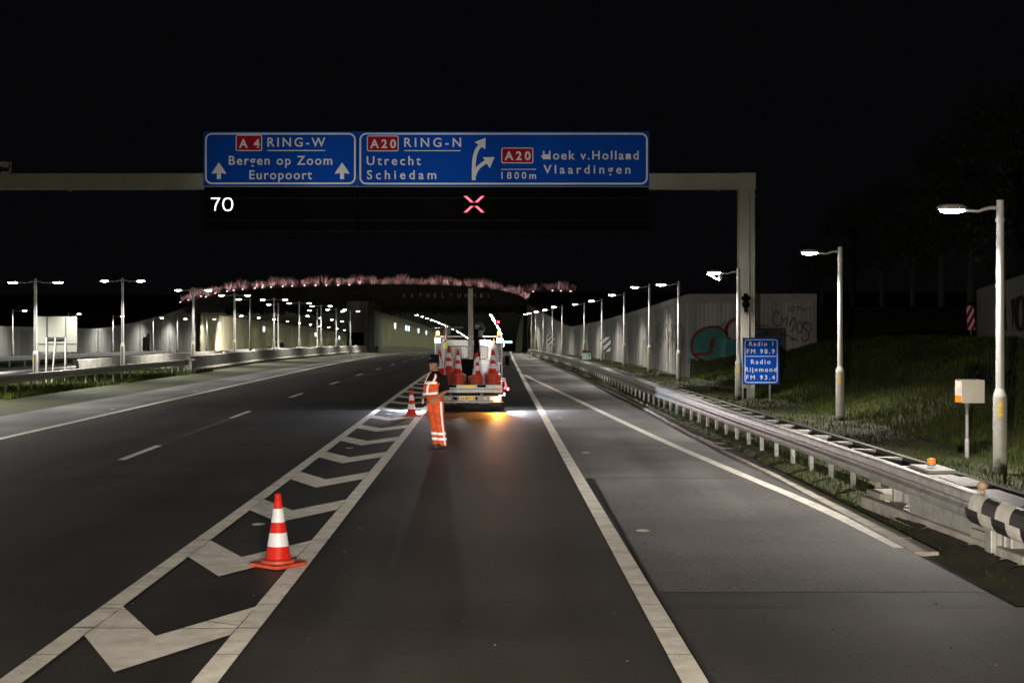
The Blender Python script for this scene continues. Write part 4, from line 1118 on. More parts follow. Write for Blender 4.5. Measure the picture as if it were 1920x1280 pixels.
def stripe_board(px0, px1, py0, py1, d, lab, cols, name='hazard_board', slope=1, n=5, pitch=None, base=0.0, post=True, lean=0.0, fill=.42):
    k = d / F; w_, h_ = (px1 - px0) * k, (py1 - py0) * k; cx = ((px0 + px1) / 2 - 960) * k; cz = HC + (YH - (py0 + py1) / 2) * k
    r = empty(name, (cx, d, cz), 0, lab, 'hazard board'); b = MB(); b.box((0, .02, 0), (w_, .04, h_)); b.build('panel', M[cols[0]], r)
    b = MB(); pt_ = pitch or h_ / 2.2
    import itertools
    for i in range(-6, 8):
        z0 = i * pt_; band = [(-w_ / 2, z0 - slope * w_ / 2), (w_ / 2, z0 + slope * w_ / 2), (w_ / 2, z0 + slope * w_ / 2 + pt_ * fill), (-w_ / 2, z0 - slope * w_ / 2 + pt_ * fill)]
        for zc, up in ((-h_ / 2, 1), (h_ / 2, -1)):   # clip to the board
            out = []
            for a, c in zip(band, band[1:] + band[:1]):
                ia, ic = (a[1] - zc) * up >= 0, (c[1] - zc) * up >= 0
                if ia: out.append(a)
                if ia != ic: t = (zc - a[1]) / (c[1] - a[1]); out.append((a[0] + (c[0] - a[0]) * t, zc))
            band = out
            if len(band) < 3: break
        if len(band) >= 3: b.add([(x, -.004, z) for x, z in band], [tuple(range(len(band)))])
    b.build('stripes', M[cols[1]], r)
    if post: b = MB(); b.tube([(0, .07, base - cz - .1), (0, .07, h_ / 2 - .05)], .045, 10); b.build('post', M['galv_dull'], r, smooth=True)
    r.rotation_euler.y = lean; return r
stripe_board(1126, 1145, 632, 659, 100, 'nearer board of diagonal black and white stripes above the guardrail', ('white', 'blackpaint'), slope=.95, pitch=.50, base=gz(100))
stripe_board(1026.5, 1040, 628.5, 648.5, 146, 'farther board of diagonal black and white stripes by the tunnel end', ('white', 'blackpaint'), slope=.95, pitch=.50, base=gz(146))
hb = stripe_board(1813, 1827, 573, 618, 60, 'narrow red and white striped board leaning in the dark beyond the bank', ('red', 'white'), slope=1.6, pitch=.42, base=1.8, lean=R(-4))
k = 80 / F; es = empty('escape_sign', ((1100 - 960) * k, 80, HC + (YH - 664.5) * k), 0, 'small green and white sign with a black top behind the guardrail', 'road sign')
b = MB(); b.box((0, .02, 0), (.48, .04, .52)); b.build('panel', M['white'], es)
b = MB(); b.box((0, -.004, .17), (.48, .006, .18)); b.build('header', M['blackpaint'], es)
b = MB(); b.add([(.0 + .055 * math.cos(t * math.pi / 6), -.009, .17 + .055 * math.sin(t * math.pi / 6)) for t in range(12)], [tuple(range(12))]); b.build('disc', M['cone_orange'], es)
b = MB(); b.box((.09, -.003, -.08), (.26, .006, .26)); b.box((-.12, -.003, .01), (.1, .006, .05)); b.box((-.15, -.003, -.12), (.07, .006, .1)); b.build('symbol', M['green_sign'], es)
b = MB(); b.box((.02, -.008, -.0), (.05, .004, .05)); b.box((.05, -.008, -.07), (.05, .004, .1), 0, Matrix.Rotation(R(25), 3, 'Y')); b.box((.02, -.008, -.14), (.03, .004, .1), 0, Matrix.Rotation(R(-30), 3, 'Y')); b.box((.11, -.008, -.14), (.03, .004, .1), 0, Matrix.Rotation(R(35), 3, 'Y')); b.build('figure', M['white'], es)
b = MB(); b.tube([(0, .06, -2.1), (0, .06, .2)], .025, 8); b.build('post', M['galv_dull'], es)

# metal cabinet on a post
k = 25 / F; c = P(1816.5, 733.5, 25)
M['cab_beige'] = mat('cabinet_paint', (.22, .20, .165), .6, var=.1, scale=3)
cb = empty('roadside_cabinet', (c.x, 25, c.z), 0, 'beige metal box on a thin post with a lit reflector on its side', 'cabinet')
rot = Matrix.Rotation(R(-12), 3, 'Z')
b = MB(); b.bbox((.05, .1, 0), (.40, .40, .41), .012, 0); b.build('housing', M['cab_beige'], cb)
b = MB(); b.prism([(-.152, -.09, -.19), (-.152, -.09, .19), (-.235, .02, .19), (-.235, .02, -.19)], (.005, .004, 0)); b.build('side_window', mat('cabinet_window', (.6, .55, .5), .3, var=.3, scale=8), cb)
b = MB(); b.prism([(-.160, -.10, -.185), (-.160, -.10, -.07), (-.238, .0, -.07), (-.238, .0, -.185)], (-.004, -.003, 0)); b.build('reflector', M['amber'], cb)
b = MB(); b.tube([(0, .1, -1.45), (0, .1, -.2)], [.034, .028], 12); b.lathe([(.028, -.28), (.04, -.26), (.04, -.21)], (0, .1, 0), 12); b.build('post', M['galv_dull'], cb, smooth=True)
b = MB(); b.lathe([(.04, -1.5), (.04, -.86), (.035, -.84)], (0, .1, 0), 12); b.build('sleeve', M['galv'], cb, smooth=True)

# back of a sign panel on the left
k = 60 / F; c = P(107.5, 626.5, 60)
bs = empty('road_sign', (c.x, 60, c.z), 0, 'back of a beige sign panel on slanting legs behind the left guardrail', 'road sign')
b = MB(); b.bbox((0, 0, 0), (1.68, .03, 1.50), .01); b.build('panel', mat('panel_back', (.12, .12, .10), .55, .2, var=.08, scale=1.0), bs)
b = MB()
for x in (-.43, .36): b.box((x, -.04, 0), (.035, .05, 1.48))
b.box((-.04, -.06, -.14), (.82, .05, .035)); b.box((-.04, -.05, -.20), (.72, .03, .05)); b.box((0, -.03, -.40), (1.66, .02, .012)); b.build('rail', M['dark_steel'], bs)
for (x0, z0, x1, z1) in ((-.46, -2.3, -.44, -.14), (-.24, -2.3, -.06, -.14), (.34, -2.5, .36, -.14)):
    b = MB(); b.tube([(x0, -.06, z0), (x1, -.07, z1)], .032, 10); b.build('leg', M['galv'], bs, smooth=True)

# ------------------------------------------------------------------ planting and uplights above the tunnel
rnd = random.Random(5); pts = []; hfs = []
for _ in range(60000):
    px = 340 + 740 * rnd.random()
    if px < 382: py = interp([(340, 569), (382, 556)], px)
    elif px > 990: py = interp([(990, 556), (1003, 546), (1040, 547), (1080, 548)], px)
    else: py = interp(tp, px)
    d = 190.6 + 3.2 * rnd.random() + (6 if px < 560 else 0) * (560 - px) / 200 + (abs(rnd.gauss(0, 2)) if px > 990 else 0)
    if math.sin(px * .11) + math.sin(px * .037 + 1) + math.sin(px * .31) < -.5 and rnd.random() < .75: continue
    if (px > 990 or px < 390) and rnd.random() < .45: continue
    p = P(px, py + 1, d); pts.append((p.x, p.y, p.z)); hfs.append(max(.3, .80 + .14 * math.sin(px * .083 + 2) + .10 * math.sin(px * .21) + .08 * math.sin(px * .63 + d)))
blades('ornamental_grass', M['plume'], pts, .15, 1.75, .026, 8, .45, hf=hfs, label='tall plumed grass lit pink along the top of the tunnel mouth')
def uplight():
    r = empty('uplight'); b = MB(); b.lathe([(.10, 0), (.11, .12), (.10, .16)], n=10); b.build('housing', M['galv_dull'], r)
    b = MB(); b.lathe([(.09, .162), (.06, .18), (.001, .185)], n=10); b.build('lens', M['e_pink'], r, smooth=True)
    light('uplight_lamp', 'SPOT', r, (0, -.05, .22), 52, (1.0, .60, .68), .05, 105, .7, aim=(0, .9, 1.3)); return r
up0 = uplight(); first = True
UX = [338, 353, 362, 377, 386, 404, 426, 438, 455, 478, 492, 508, 530, 548, 571, 592, 612, 634, 655, 676, 700, 722, 744, 768, 790, 812, 836, 858, 880, 902, 926, 948, 966, 984, 1000, 1008, 1016, 1021, 1036, 1052, 1070]
for i, px in enumerate(UX):
    if px < 382: py = interp([(338, 568.5), (382, 556)], px)
    elif px > 990: py = interp([(990, 552), (1000, 549), (1010, 557), (1021, 566), (1030, 547), (1070, 548)], px)
    else: py = interp(tp, px) + .6
    d = 190.0 + (6 if px < 560 else 0) * (560 - min(px, 560)) / 200
    o = up0 if first else copy_tree(up0); first = False
    p = P(px, py, d); o.location = p
    tag(o, nth(i) + ' small uplight from the left among the pink plumes on the tunnel edge', 'uplight', 'uplights along the tunnel edge')

# ------------------------------------------------------------------ dark trees beyond the bank
def tree_proto(seed, h=8.0, r=2.6):
    rg = random.Random(seed); root = empty('tree'); b = MB()
    b.tube([(0, 0, -.5), (.05, 0, h * .3), (-.05, .1, h * .6), (0, 0, h * .9)], [.22, .17, .10, .03], 8)
    for k in range(9):
        a = rg.random() * 6.28; z = h * (.3 + .05 * k); b.tube([(0, 0, z), (math.cos(a) * r * .5, math.sin(a) * r * .5, z + .7), (math.cos(a) * r * .8, math.sin(a) * r * .8, z + 1.6)], [.07, .04, .015], 6)
    b.build('trunk', M['bark'], root, smooth=True); b = MB()
    cl = [(rg.gauss(0, r * .42), rg.gauss(0, r * .42), h * (.38 + .55 * rg.random()), rg.uniform(.5, 1.15)) for _ in range(26)]
    for cx, cy, cz, cr in cl:
        for _ in range(95):
            v = Vector((rg.gauss(0, 1), rg.gauss(0, 1), rg.gauss(0, .8))).normalized() * cr * rg.random() ** .4
            p = Vector((cx, cy, cz)) + v; s = rg.uniform(.09, .2); a = Vector((rg.gauss(0, 1), rg.gauss(0, 1), rg.gauss(0, 1))).normalized(); c2 = a.cross(Vector((rg.random(), rg.random(), 1))).normalized()
            b.add([p - a * s, p + c2 * s * .6, p + a * s, p - c2 * s * .6], [(0, 1, 2, 3)])
    b.build('crown', M['leaf'], root); return root
CH.clear()
t0 = tree_proto(1); t1 = tree_proto(2, 9.5, 2.2)
TR = [(1540, 96, 6.2), (1600, 92, 6.8), (1655, 88, 7.6), (1712, 84, 7.4), (1765, 80, 8.6), (1820, 76, 9.2), (1885, 72, 10.5), (1950, 60, 9)]
TL = ['just past the end of the return wall', 'right of the second lamp post', 'midway between the two nearest lamp posts', 'left of the striped red board', 'above the striped red board', 'behind the rightmost lamp post', 'tallest, beside the right edge', 'beyond the right edge']
for i, (px, d, h) in enumerate(TR):
    o = (t0 if i == 0 else t1) if i < 2 else copy_tree(t0 if i % 2 else t1)
    s_ = h / (8.0 if o.name.startswith('x') else 8.7); o.scale = (s_,) * 3; o.rotation_euler.z = i * 1.3
    o.location = ((px - 960) * d / F, d, land((px - 960) * d / F, d) - .1)
    tag(o, 'dark leafy tree beyond the bank, ' + TL[i], 'tree', 'dark trees beyond the bank')
CH.clear()
# ------------------------------------------------------------------ traffic cones
def make_cone():
    r = empty('traffic_cone'); H = .75
    b = MB(); n_ = 28; pts2 = []
    rr = lambda hw, c, z: [Vector((x, y, z)) for x, y in rrect(-hw, -hw, hw, hw, c, 3)]
    b.ring_loft([rr(.225, .05, 0), rr(.23, .05, .012), rr(.225, .05, .03), rr(.20, .06, .036)])
    b.lathe([(.178, .034), (.176, .058), (.168, .066), (.150, .068)], n=24)
    b.build('base', M['cone_base'], r, smooth=True)
    rad = lambda z: .132 - (z - .066) * (.132 - .034) / (.70 - .066)
    b = MB(); b.lathe([(.146, .066), (rad(.075), .078), (rad(.20), .20), (rad(.33), .33), (rad(.46), .46), (rad(.60), .60), (rad(.685), .685), (.040, .690), (.040, .70), (.036, .703), (.034, .745), (.030, .75), (.02, .75), (.018, .70)], n=28, caps=False)
    b.build('body', M['cone_orange'], r, smooth=True)
    for z0, z1 in ((.205, .345), (.455, .595)):
        b = MB(); b.lathe([(rad(z0) + .0025, z0), (rad(z1) + .0025, z1)], n=28, caps=False); b.build('reflective_band', M['cone_white'], r, smooth=True)
    return r
cone = make_cone()
c = G(521.5, 1061); cone.location = (c.x, c.y, .012); cone.rotation_euler.z = R(52)
tag(cone, 'big orange cone with two white bands on the chevrons nearest the camera', 'traffic cone', 'traffic cones')
o = copy_tree(cone); c = G(771.5, 781); o.location = (c.x, c.y, .012); o.rotation_euler.z = R(20)
tag(o, 'orange cone standing alone on the far chevrons left of the worker', 'traffic cone', 'traffic cones')

# ------------------------------------------------------------------ the road-works truck
TX, TY = -1.355, 42.2
tr = empty('service_truck', (TX, TY, gz(TY)), R(.6), 'white flatbed road-works truck carrying stacked cones, its indicator and work lights lit', 'truck')
kx = TY / F
b = MB()
b.bbox((0, 1.55, .66), (2.10, 3.1, .09), .01); b.build('load_bed', M['galv_dull'], tr)
b = MB(); b.bbox((0, -.02, .745), (2.12, .05, .125), .006); tg = b.build('tailgate', M['alu'], tr)
b = MB(); b.bbox((0, -.035, .62), (2.14, .07, .095), .006); b.build('tail_rail', M['alu'], tr)
b = MB()
for x in (-.42, .45): b.bbox((x, -.055, .765), (.26, .02, .07), .006)
b.build('latch', M['black'], tg)
b = MB(); b.bbox((.07, -.052, .757), (.36, .008, .075), .002); b.build('yellow_sticker', M['plate'], tg)
for x in (-1.05, 1.05):
    b = MB(); b.bbox((x, 1.5, .78), (.04, 2.9, .26), .008); b.build('side_board', M['truck_white'], tr)
# lamp bar
b = MB(); b.bbox((0, .12, .40), (2.08, .10, .16), .008); b.build('lamp_bar', M['galv_dull'], tr)
b = MB(); b.bbox((0, .02, .295), (2.20, .05, .04), .006); b.bbox((0, .1, .33), (.1, .2, .1), .01); b.build('bumper_bar', M['alu'], tr)
b = MB(); b.bbox((.01, .06, .405), (.50, .012, .125), .003); pl = b.build('number_plate', M['plate'], tr)
b = MB(); b.box((-.225, .0525, .405), (.04, .004, .12)); b.build('blue_strip', M['plate_blue'], pl)
t = text_mesh('24-BSV-5', -.18, .235, .37, .07, .03, M['blackpaint'], pl, 'plate_number'); t.location.y = .0515
b = MB()
for x in (-.50, .56): b.lathe([(.055, 0), (.05, .02), (.001, .025)], (0, 0, 0), 14)
b = MB()
for x, z, r_ in ((-.50, .40, .05), (.56, .40, .05)):
    b.tube([(x, .075, z), (x, .04, z)], [r_, r_ * .9], 14)
b.build('round_lamp', M['galv'], tr, smooth=True)
b = MB()
for x, z in ((-.36, .40), (.30, .40), (-.42, .57), (.38, .545), (-.30, .39)): b.bbox((x, .04, z), (.07, .05, .08), .01)
b.build('socket', M['black'], tr)
for sx in (-1, 1):
    b = MB(); b.bbox((sx * .87, .045, .40), (.36, .06, .13), .012); cl_ = b.build('tail_lamp', mat('tail_lamp_red', (.55, .03, .02), .25, emit=(1, .10, .02), estr=.45), tr)
    b = MB(); b.bbox((sx * .91, .0, .375), (.16, .04, .14), .018); b.build('indicator', emis('indicator_lit', (1.0, .36, .035), 26) if sx > 0 else M['amber'], cl_)
    b = MB(); b.bbox((sx * 1.02, .012, .49), (.13, .02, .035), .005); b.build('marker_lamp', mat('marker_red', (.6, .1, .06), .3, emit=(1, .35, .2), estr=1.8), cl_)
    b = MB(); b.tube([(sx * 1.05, 0, .63), (sx * 1.15, -.03, .64), (sx * 1.22, -.04, .67)], .014, 8); mk = b.build('side_marker', M['rubber'], tr)
    b = MB(); b.ellipsoid((sx * 1.23, -.05, .685), (.035, .03, .04)); b.build('lens', M['e_red'], mk, smooth=True)
    light('marker_light', 'POINT', mk, (sx * 1.23, -.14, .69), 3, (1, .05, .05), .03)
    # rear wheels and mud flaps
    b = MB(); prof = []
    b.tube([(sx * .74, .95, .36), (sx * .78, .95, .36), (sx * .96, .95, .36), (sx * 1.0, .95, .36)], [.33, .36, .36, .33], 24); wh = b.build('wheel', M['rubber'], tr, smooth=True)
    b = MB(); b.tube([(sx * 1.001, .95, .36), (sx * 1.01, .95, .36)], [.2, .18], 18); b.build('rim', M['galv_dull'], wh, smooth=True)
    b = MB(); b.tube([(sx * .78, 4.4, .36), (sx * .80, 4.4, .36), (sx * .98, 4.4, .36), (sx * 1.0, 4.4, .36)], [.33, .36, .36, .33], 24); b.build('wheel', M['rubber'], tr, smooth=True)
    b = MB(); b.bbox((sx * .87, .45, .30), (.34, .02, .30), .004); b.build('mud_flap', M['rubber'], tr)
    # mirrors
    b = MB(); b.bbox((sx * 1.245, 4.4, 1.40), (.18, .14, .38), .04); mr = b.build('mirror', M['blackpaint'], tr, smooth=True)
    b = MB(); b.bbox((sx * 1.245, 4.325, 1.41), (.13, .006, .30), .003); b.build('mirror_glass', M['black'], mr)
    b = MB(); b.tube([(sx * 1.0, 4.45, 1.5), (sx * 1.18, 4.42, 1.46)], .02, 8); b.build('mirror_arm', M['blackpaint'], mr)
b = MB(); b.bbox((0, 1.0, .22), (1.4, .12, .12), .03); b.tube([(-.3, .4, .27), (.35, .4, .27)], .06, 10); b.bbox((-.35, .3, .25), (.1, .1, .12), .02); b.bbox((.2, .3, .26), (.22, .1, .08), .02); b.build('axle', M['dark_steel'], tr)
b = MB(); b.tube([(0, 1.9, .20), (0, 1.9, .36)], [.36, .36], 24); b.build('spare_wheel', M['rubber'], tr, smooth=True)
b = MB(); b.bbox((-.45, 2.4, .48), (.1, 4.6, .16), .01); b.bbox((.45, 2.4, .48), (.1, 4.6, .16), .01); b.build('chassis', M['dark_steel'], tr)
# headboard frame with louvred ends, then the cab
yh = 3.2
b = MB(); b.tube([(-1.06, yh, .7), (-1.06, yh, 2.20)], .025, 8); b.tube([(1.06, yh, .7), (1.06, yh, 2.20)], .025, 8); b.bbox((0, yh, 2.215), (2.16, .05, .035), .008); b.bbox((0, yh, 1.36), (2.12, .04, .05), .006)
hbd = b.build('headboard', M['truck_white'], tr)
for sx in (-1, 1):
    b = MB()
    for i in range(11): b.box((sx * .93, yh + .01, 1.42 + i * .06), (.22, .03, .026), 0, Matrix.Rotation(R(25), 3, 'X'))
    b.bbox((sx * .81, yh, 1.74), (.03, .04, .84), .004); b.build('louvre', M['truck_white'], hbd)
b = MB()
sec = [(-.98, .62), (-1.0, 1.25), (-.93, 1.75), (-.84, 2.02), (-.70, 2.10), (.70, 2.10), (.84, 2.02), (.93, 1.75), (1.0, 1.25), (.98, .62)]
b.ring_loft([[Vector((x, y, z if z < 1.3 else 1.25 + (z - 1.25) * hh)) for x, z in sec] for y, hh in ((3.36, 1), (4.3, 1.0), (4.75, .9), (5.2, .12))])
b.bbox((0, 5.5, .85), (1.86, .9, .62), .08); cab = b.build('cab', M['truck_white'], tr, smooth=True)
for x0, x1 in ((-.70, -.02), (.14, .62)):
    b = MB(); b.add([(x, 3.352, z) for x, z in rrect(x0, 1.50, x1, 1.90, .09)], [tuple(range(28))]); wd_ = b.build('rear_window', M['glass'], cab)
    b = MB(); frame(b, x0 - .02, 1.48, x1 + .02, 1.92, .10, .025, 3.345); b.build('window_seal', M['rubber'], wd_)
    b = MB()
    for i in range(int((x1 - x0) / .06)): b.box((x0 + .03 + i * .06, 3.335, 1.70), (.007, .006, .40))
    for i in range(7): b.box(((x0 + x1) / 2, 3.33, 1.53 + i * .058), (x1 - x0, .006, .007))
    b.build('window_grid', M['galv_dull'], wd_)
b = MB(); b.bbox((.42, 3.1, 1.08), (.66, .06, .76), .02); b.build('white_panel', M['truck_white'], tr)
b = MB(); b.bbox((-.5, 3.05, 1.0), (.7, .1, .5), .02); b.build('white_panel', M['truck_white'], tr)
# mast and loading arm
b = MB(); b.bbox((.09, 1.85, 2.55), (.15, .15, 2.34), .012); ms = b.build('mast', M['gantry'], tr)
b = MB(); b.box((.09, 1.76, 2.6), (.05, .02, 2.2)); b.build('mast_rail', M['galv_dull'], ms)
b = MB(); b.bbox((.05, 1.9, 1.12), (.50, .5, .80), .03); b.build('lift_base', M['black'], tr)
b = MB(); b.bbox((.26, 1.80, 1.92), (.13, .14, 1.06), .02); b.tube([(.27, 1.75, 2.42), (.33, 1.72, 2.1), (.37, 1.72, 1.6)], .022, 8); b.build('hydraulic_ram', M['black'], tr)
for (x0, z0, rr_, w_) in ((.38, 2.50, .13, .014), (.33, 2.48, .12, .014), (.42, 2.47, .11, .010)):
    b = MB(); b.tube([(x0 + rr_ * math.cos(R(a)), 1.75, z0 + 1.2 * rr_ * math.sin(R(a))) for a in range(200, -41, -20)], w_, 8); b.build('hose', M['hydraulic'] if w_ > .012 else M['galv_dull'], tr, smooth=True)
b = MB(); b.bbox((.40, 1.78, 2.32), (.14, .12, .22), .02); b.build('hook_block', M['dark_steel'], tr)
b = MB(); b.bbox((-.63, 2.4, 2.50), (.96, .05, .05), .01); b.bbox((-.66, 2.4, 2.42), (.86, .02, .02), .004); b.bbox((-.66, 2.4, 2.40), (.22, .12, .26), .02); b.tube([(-1.10, 2.4, 2.50), (-1.13, 2.4, 2.44), (-1.12, 2.4, 2.36)], .012, 6); b.build('folded_arm', M['dark_steel'], tr)
b = MB(); b.tube([(-.68, 2.3, 1.55), (-.68, 2.3, 2.62)], .022, 10); pk = b.build('marker_pole', M['concrete_light'], tr, smooth=True)
b = MB()
for z in (2.18, 2.52, 2.6): b.tube([(-.68, 2.3, z), (-.68, 2.3, z + .06)], .024, 10)
b.build('orange_band', M['cone_orange'], pk); b = MB(); b.bbox((-.70, 2.26, 1.93), (.13, .01, .14), .003); b.build('yellow_tag', mat('yellow_plate', (.8, .75, .02), .5), pk)
# lights on the headboard
for sx in (-1, 1):
    b = MB(); b.bbox((sx * .98, yh - .08, 2.09), (.17, .09, .15), .02); wk = b.build('work_light', M['blackpaint'], tr, smooth=True)
    b = MB(); b.bbox((sx * .98, yh - .13, 2.09), (.16, .012, .14), .005); b.build('lens', M['e_white'], wk)
    light('work_lamp', 'SPOT', wk, (sx * .98, yh - .2, 2.09), 80, (.88, .93, 1.0), .06, 150, .6, aim=(sx * .7, -.5, .4))
    b = MB(); b.lathe([(.06, 2.235), (.06, 2.26)], (sx * .98, yh, 0), 14); bc = b.build('roof_beacon', M['blackpaint'], tr)
    b = MB(); b.lathe([(.055, 2.26), (.055, 2.36), (.03, 2.39), (.001, 2.395)], (sx * .98, yh, 0), 14); b.build('lens', M['e_amber'] if sx > 0 else emis('amber_dimmer', (1, .40, .08), 5), bc, smooth=True)
    light('beacon_lamp', 'POINT', bc, (sx * .98, yh - .12, 2.34), 9 if sx > 0 else 3, (1, .42, .06), .04)
    b = MB(); b.bbox((sx * 1.09, .75, .50), (.08, .14, .10), .01); sl_ = b.build('ground_light', M['blackpaint'], tr)
    b = MB(); b.bbox((sx * 1.135, .74, .49), (.012, .11, .08), .003); b.build('lens', M['e_white'], sl_)
    light('ground_lamp', 'SPOT', sl_, (sx * 1.19, .72, .48), 430, (.74, .84, 1.0), .02, 96, .35, aim=(sx * 2.5, -.35, -.1))
ind = light('indicator_lamp', 'SPOT', tr, (.92, -.10, .375), 170, (1.0, .34, .04), .03, 165, .5, aim=(.5, -2.5, .0))
b = MB(); b.tube([(1.12, .0, .98), (1.15, -.02, .90), (1.17, -.02, .78), (1.12, 0, .68)], .03, 8); b.bbox((1.12, .02, .95), (.10, .1, .10), .02); b.build('strap', M['truck_white'], tr, smooth=True)
# stacked cones on the bed: each stack of nested cones
ST = [(-.80, .30, 7, 'leftmost front stack, beside the worker'), (-.26, .30, 7, 'front stack left of the mast'), (.29, .30, 6, 'front stack right of the mast'), (.80, .30, 7, 'front stack at the right end of the tailgate'),
      (-.55, .85, 8, 'rear stack between the two left front stacks'), (.77, .88, 7, 'rear stack behind the rightmost one')]
for (x, y, n_, where) in ST:
    for i in range(n_):
        o = copy_tree(cone); z = .706 + i * .062
        o.location = (TX + x + random.uniform(-.012, .012), TY + y + random.uniform(-.012, .012), gz(TY) + z)
        o.rotation_euler = (random.uniform(-.015, .015), random.uniform(-.02, .02), R(random.uniform(-7, 7) + (8 if x > 0 else 0)))
        nth = ['bottom', 'second from the bottom', 'third from the bottom', 'fourth from the bottom', 'fifth from the bottom', 'sixth from the bottom', 'seventh from the bottom', 'eighth from the bottom'][i] if i < n_ - 1 else 'top'
        tag(o, '%s cone of the %s' % (nth, where), 'traffic cone', 'orange cones stacked on the truck')

# small dark car deep in the opposite lanes
k = 215 / F; c0 = P(524, 652, 215)
ca = empty('parked_car', (c0.x, 215, gz(215)), R(8), 'small dark car with lit lamps inside the opposite tunnel tube', 'car')
b = MB(); sec = [(-.82, .25), (-.86, .7), (-.8, .9), (-.62, 1.4), (.62, 1.4), (.8, .9), (.86, .7), (.82, .25)]
b.ring_loft([[Vector((x * sx_, y, .25 + (z - .25) * hz)) for x, z in sec] for y, hz, sx_ in ((-2.1, .5, .9), (-1.5, .6, 1), (-.7, 1, 1), (.9, 1, 1), (1.7, .66, 1), (2.1, .55, .92))]); b.build('body', M['blackpaint'], ca, smooth=True)
for x in (-.75, .75):
    for y in (-1.3, 1.3): b = MB(); b.tube([(x - .1, y, .31), (x + .1, y, .31)], .31, 14); b.build('wheel', M['rubber'], ca)
    b = MB(); b.bbox((x * .85, -2.08, .62), (.25, .1, .12), .02); b.build('headlight', M['led_white'], ca)
light('headlight_glow', 'SPOT', None, (-38.5, 212, gz(212) + .7), 5200, (1.0, .90, .84), .1, 80, .8, aim=(-44.5, 219, gz(219) + .2))

# ------------------------------------------------------------------ the worker
def remeshed(mb, name, m, parent, vox, sm=2, lap=0):
    o = mb.build(name, m, parent)
    r = o.modifiers.new('r', 'REMESH'); r.mode = 'VOXEL'; r.voxel_size = vox; r.use_smooth_shade = True
    s = o.modifiers.new('s', 'SMOOTH'); s.iterations = sm; s.factor = .5
    bpy.context.view_layer.update()
    me = bpy.data.meshes.new_from_object(o.evaluated_get(bpy.context.evaluated_depsgraph_get()))
    o.modifiers.clear(); o.data = me; me.name = name
    me.polygons.foreach_set("use_smooth", [True] * len(me.polygons)); return o
wk_ = empty('person', (-1.515, 29.5, .006), R(-49), 'worker in orange bib trousers, dark shirt and dark cap standing by the truck', 'person')
def ering(z, cy, rx, ry, cx=0, n=24): return [Vector((cx + rx * math.cos(2 * math.pi * i / n), cy + ry * math.sin(2 * math.pi * i / n), z)) for i in range(n)]
TOR = [(.98, -.09, .172, .150), (1.04, -.12, .178, .165), (1.12, -.145, .186, .185), (1.20, -.155, .19, .192), (1.28, -.150, .192, .185), (1.38, -.115, .198, .155), (1.46, -.085, .200, .125), (1.52, -.075, .165, .105), (1.56, -.08, .10, .085)]
LEG = lambda s: [(.985, -.10, .105, .135, s * .085), (.88, -.09, .108, .130, s * .088), (.72, -.075, .098, .115, s * .088), (.52, -.045, .086, .10, s * .088), (.34, -.015, .082, .092, s * .09), (.18, .01, .082, .09, s * .092), (.055, .025, .084, .095, s * .094)]
def lofted(b, tab, dr=0.0): b.ring_loft([ering(t[0], t[1], t[2] + dr, t[3] + dr, t[4] if len(t) > 4 else 0) for t in tab])
# body: one continuous surface
b = MB()
lofted(b, [(z, cy, rx - .012, ry - .012) for z, cy, rx, ry in TOR])
b.tube([(0, -.075, 1.50), (0, -.095, 1.57), (0, -.125, 1.64)], [.085, .066, .062], 16)
b.ellipsoid((0, -.135, 1.735), (.076, .095, .105), 20, 14); b.ellipsoid((0, -.165, 1.675), (.060, .070, .072), 16, 10)
b.ellipsoid((0, -.236, 1.715), (.014, .022, .026)); b.ellipsoid((0, -.225, 1.668), (.026, .014, .010)); b.ellipsoid((0, -.215, 1.625), (.028, .026, .020))
for s in (-1, 1):
    b.ellipsoid((s * .078, -.125, 1.72), (.010, .022, .032)); b.ellipsoid((s * .032, -.222, 1.755), (.024, .012, .009))
    for t in [LEG(s)]: lofted(b, [(z, cy, rx - .02, ry - .02, cx) for z, cy, rx, ry, cx in t])
    b.ellipsoid((s * .094, -.03, .06), (.045, .11, .045))
def arm(b, sh, el, wr, rad=(.058, .050, .044, .034)):
    b.tube([sh, tuple((sh[i] * .4 + el[i] * .6) for i in range(3)), el, tuple((el[i] * .5 + wr[i] * .5) for i in range(3)), wr], [rad[0], rad[1] + .002, rad[1] - .004, rad[2], rad[3] - .004], 14)
LA = ((.20, -.06, 1.45), (.265, -.02, 1.19), (.20, -.235, 1.04)); RA = ((-.20, -.07, 1.45), (-.27, -.06, 1.19), (-.15, -.29, 1.06))
def hand(b, wr, d, up, side):
    """palm and five separate slightly curled fingers; d = direction the hand points, up = back of the hand, side = thumb side"""
    wr, d, up, side = Vector(wr), Vector(d).normalized(), Vector(up).normalized(), Vector(side).normalized()
    rot = Matrix((side, d, up)).transposed()
    b.ellipsoid(wr + d * .045, (.042, .055, .018), 12, 8, 0, rot)
    for i, (o_, l) in enumerate(((.030, .072), (.010, .080), (-.011, .074), (-.031, .060))):
        p0 = wr + d * .075 + side * o_; p1 = p0 + d * l * .45 - up * .006; p2 = p1 + (d * .8 - up * .5) * l * .32; p3 = p2 + (d * .5 - up * .8) * l * .25
        b.tube([p0, p1, p2, p3], [.0095, .009, .0085, .007], 8)
    q0 = wr + d * .025 + side * .032; q1 = q0 + side * .028 + d * .022; q2 = q1 + d * .03 + side * .008 - up * .008
    b.tube([q0, q1, q2], [.012, .0105, .008], 8)
for A_, s in ((LA, 1), (RA, -1)):
    arm(b, *A_)
    hand(b, A_[2], Vector(A_[2]) - Vector(A_[1]) + Vector((0, 0, -.02)), (s * .8, -.1, .55), (-s * .45, -.55, .65))
bd = remeshed(b, 'body', M['skin'], wk_, .0075, 1)
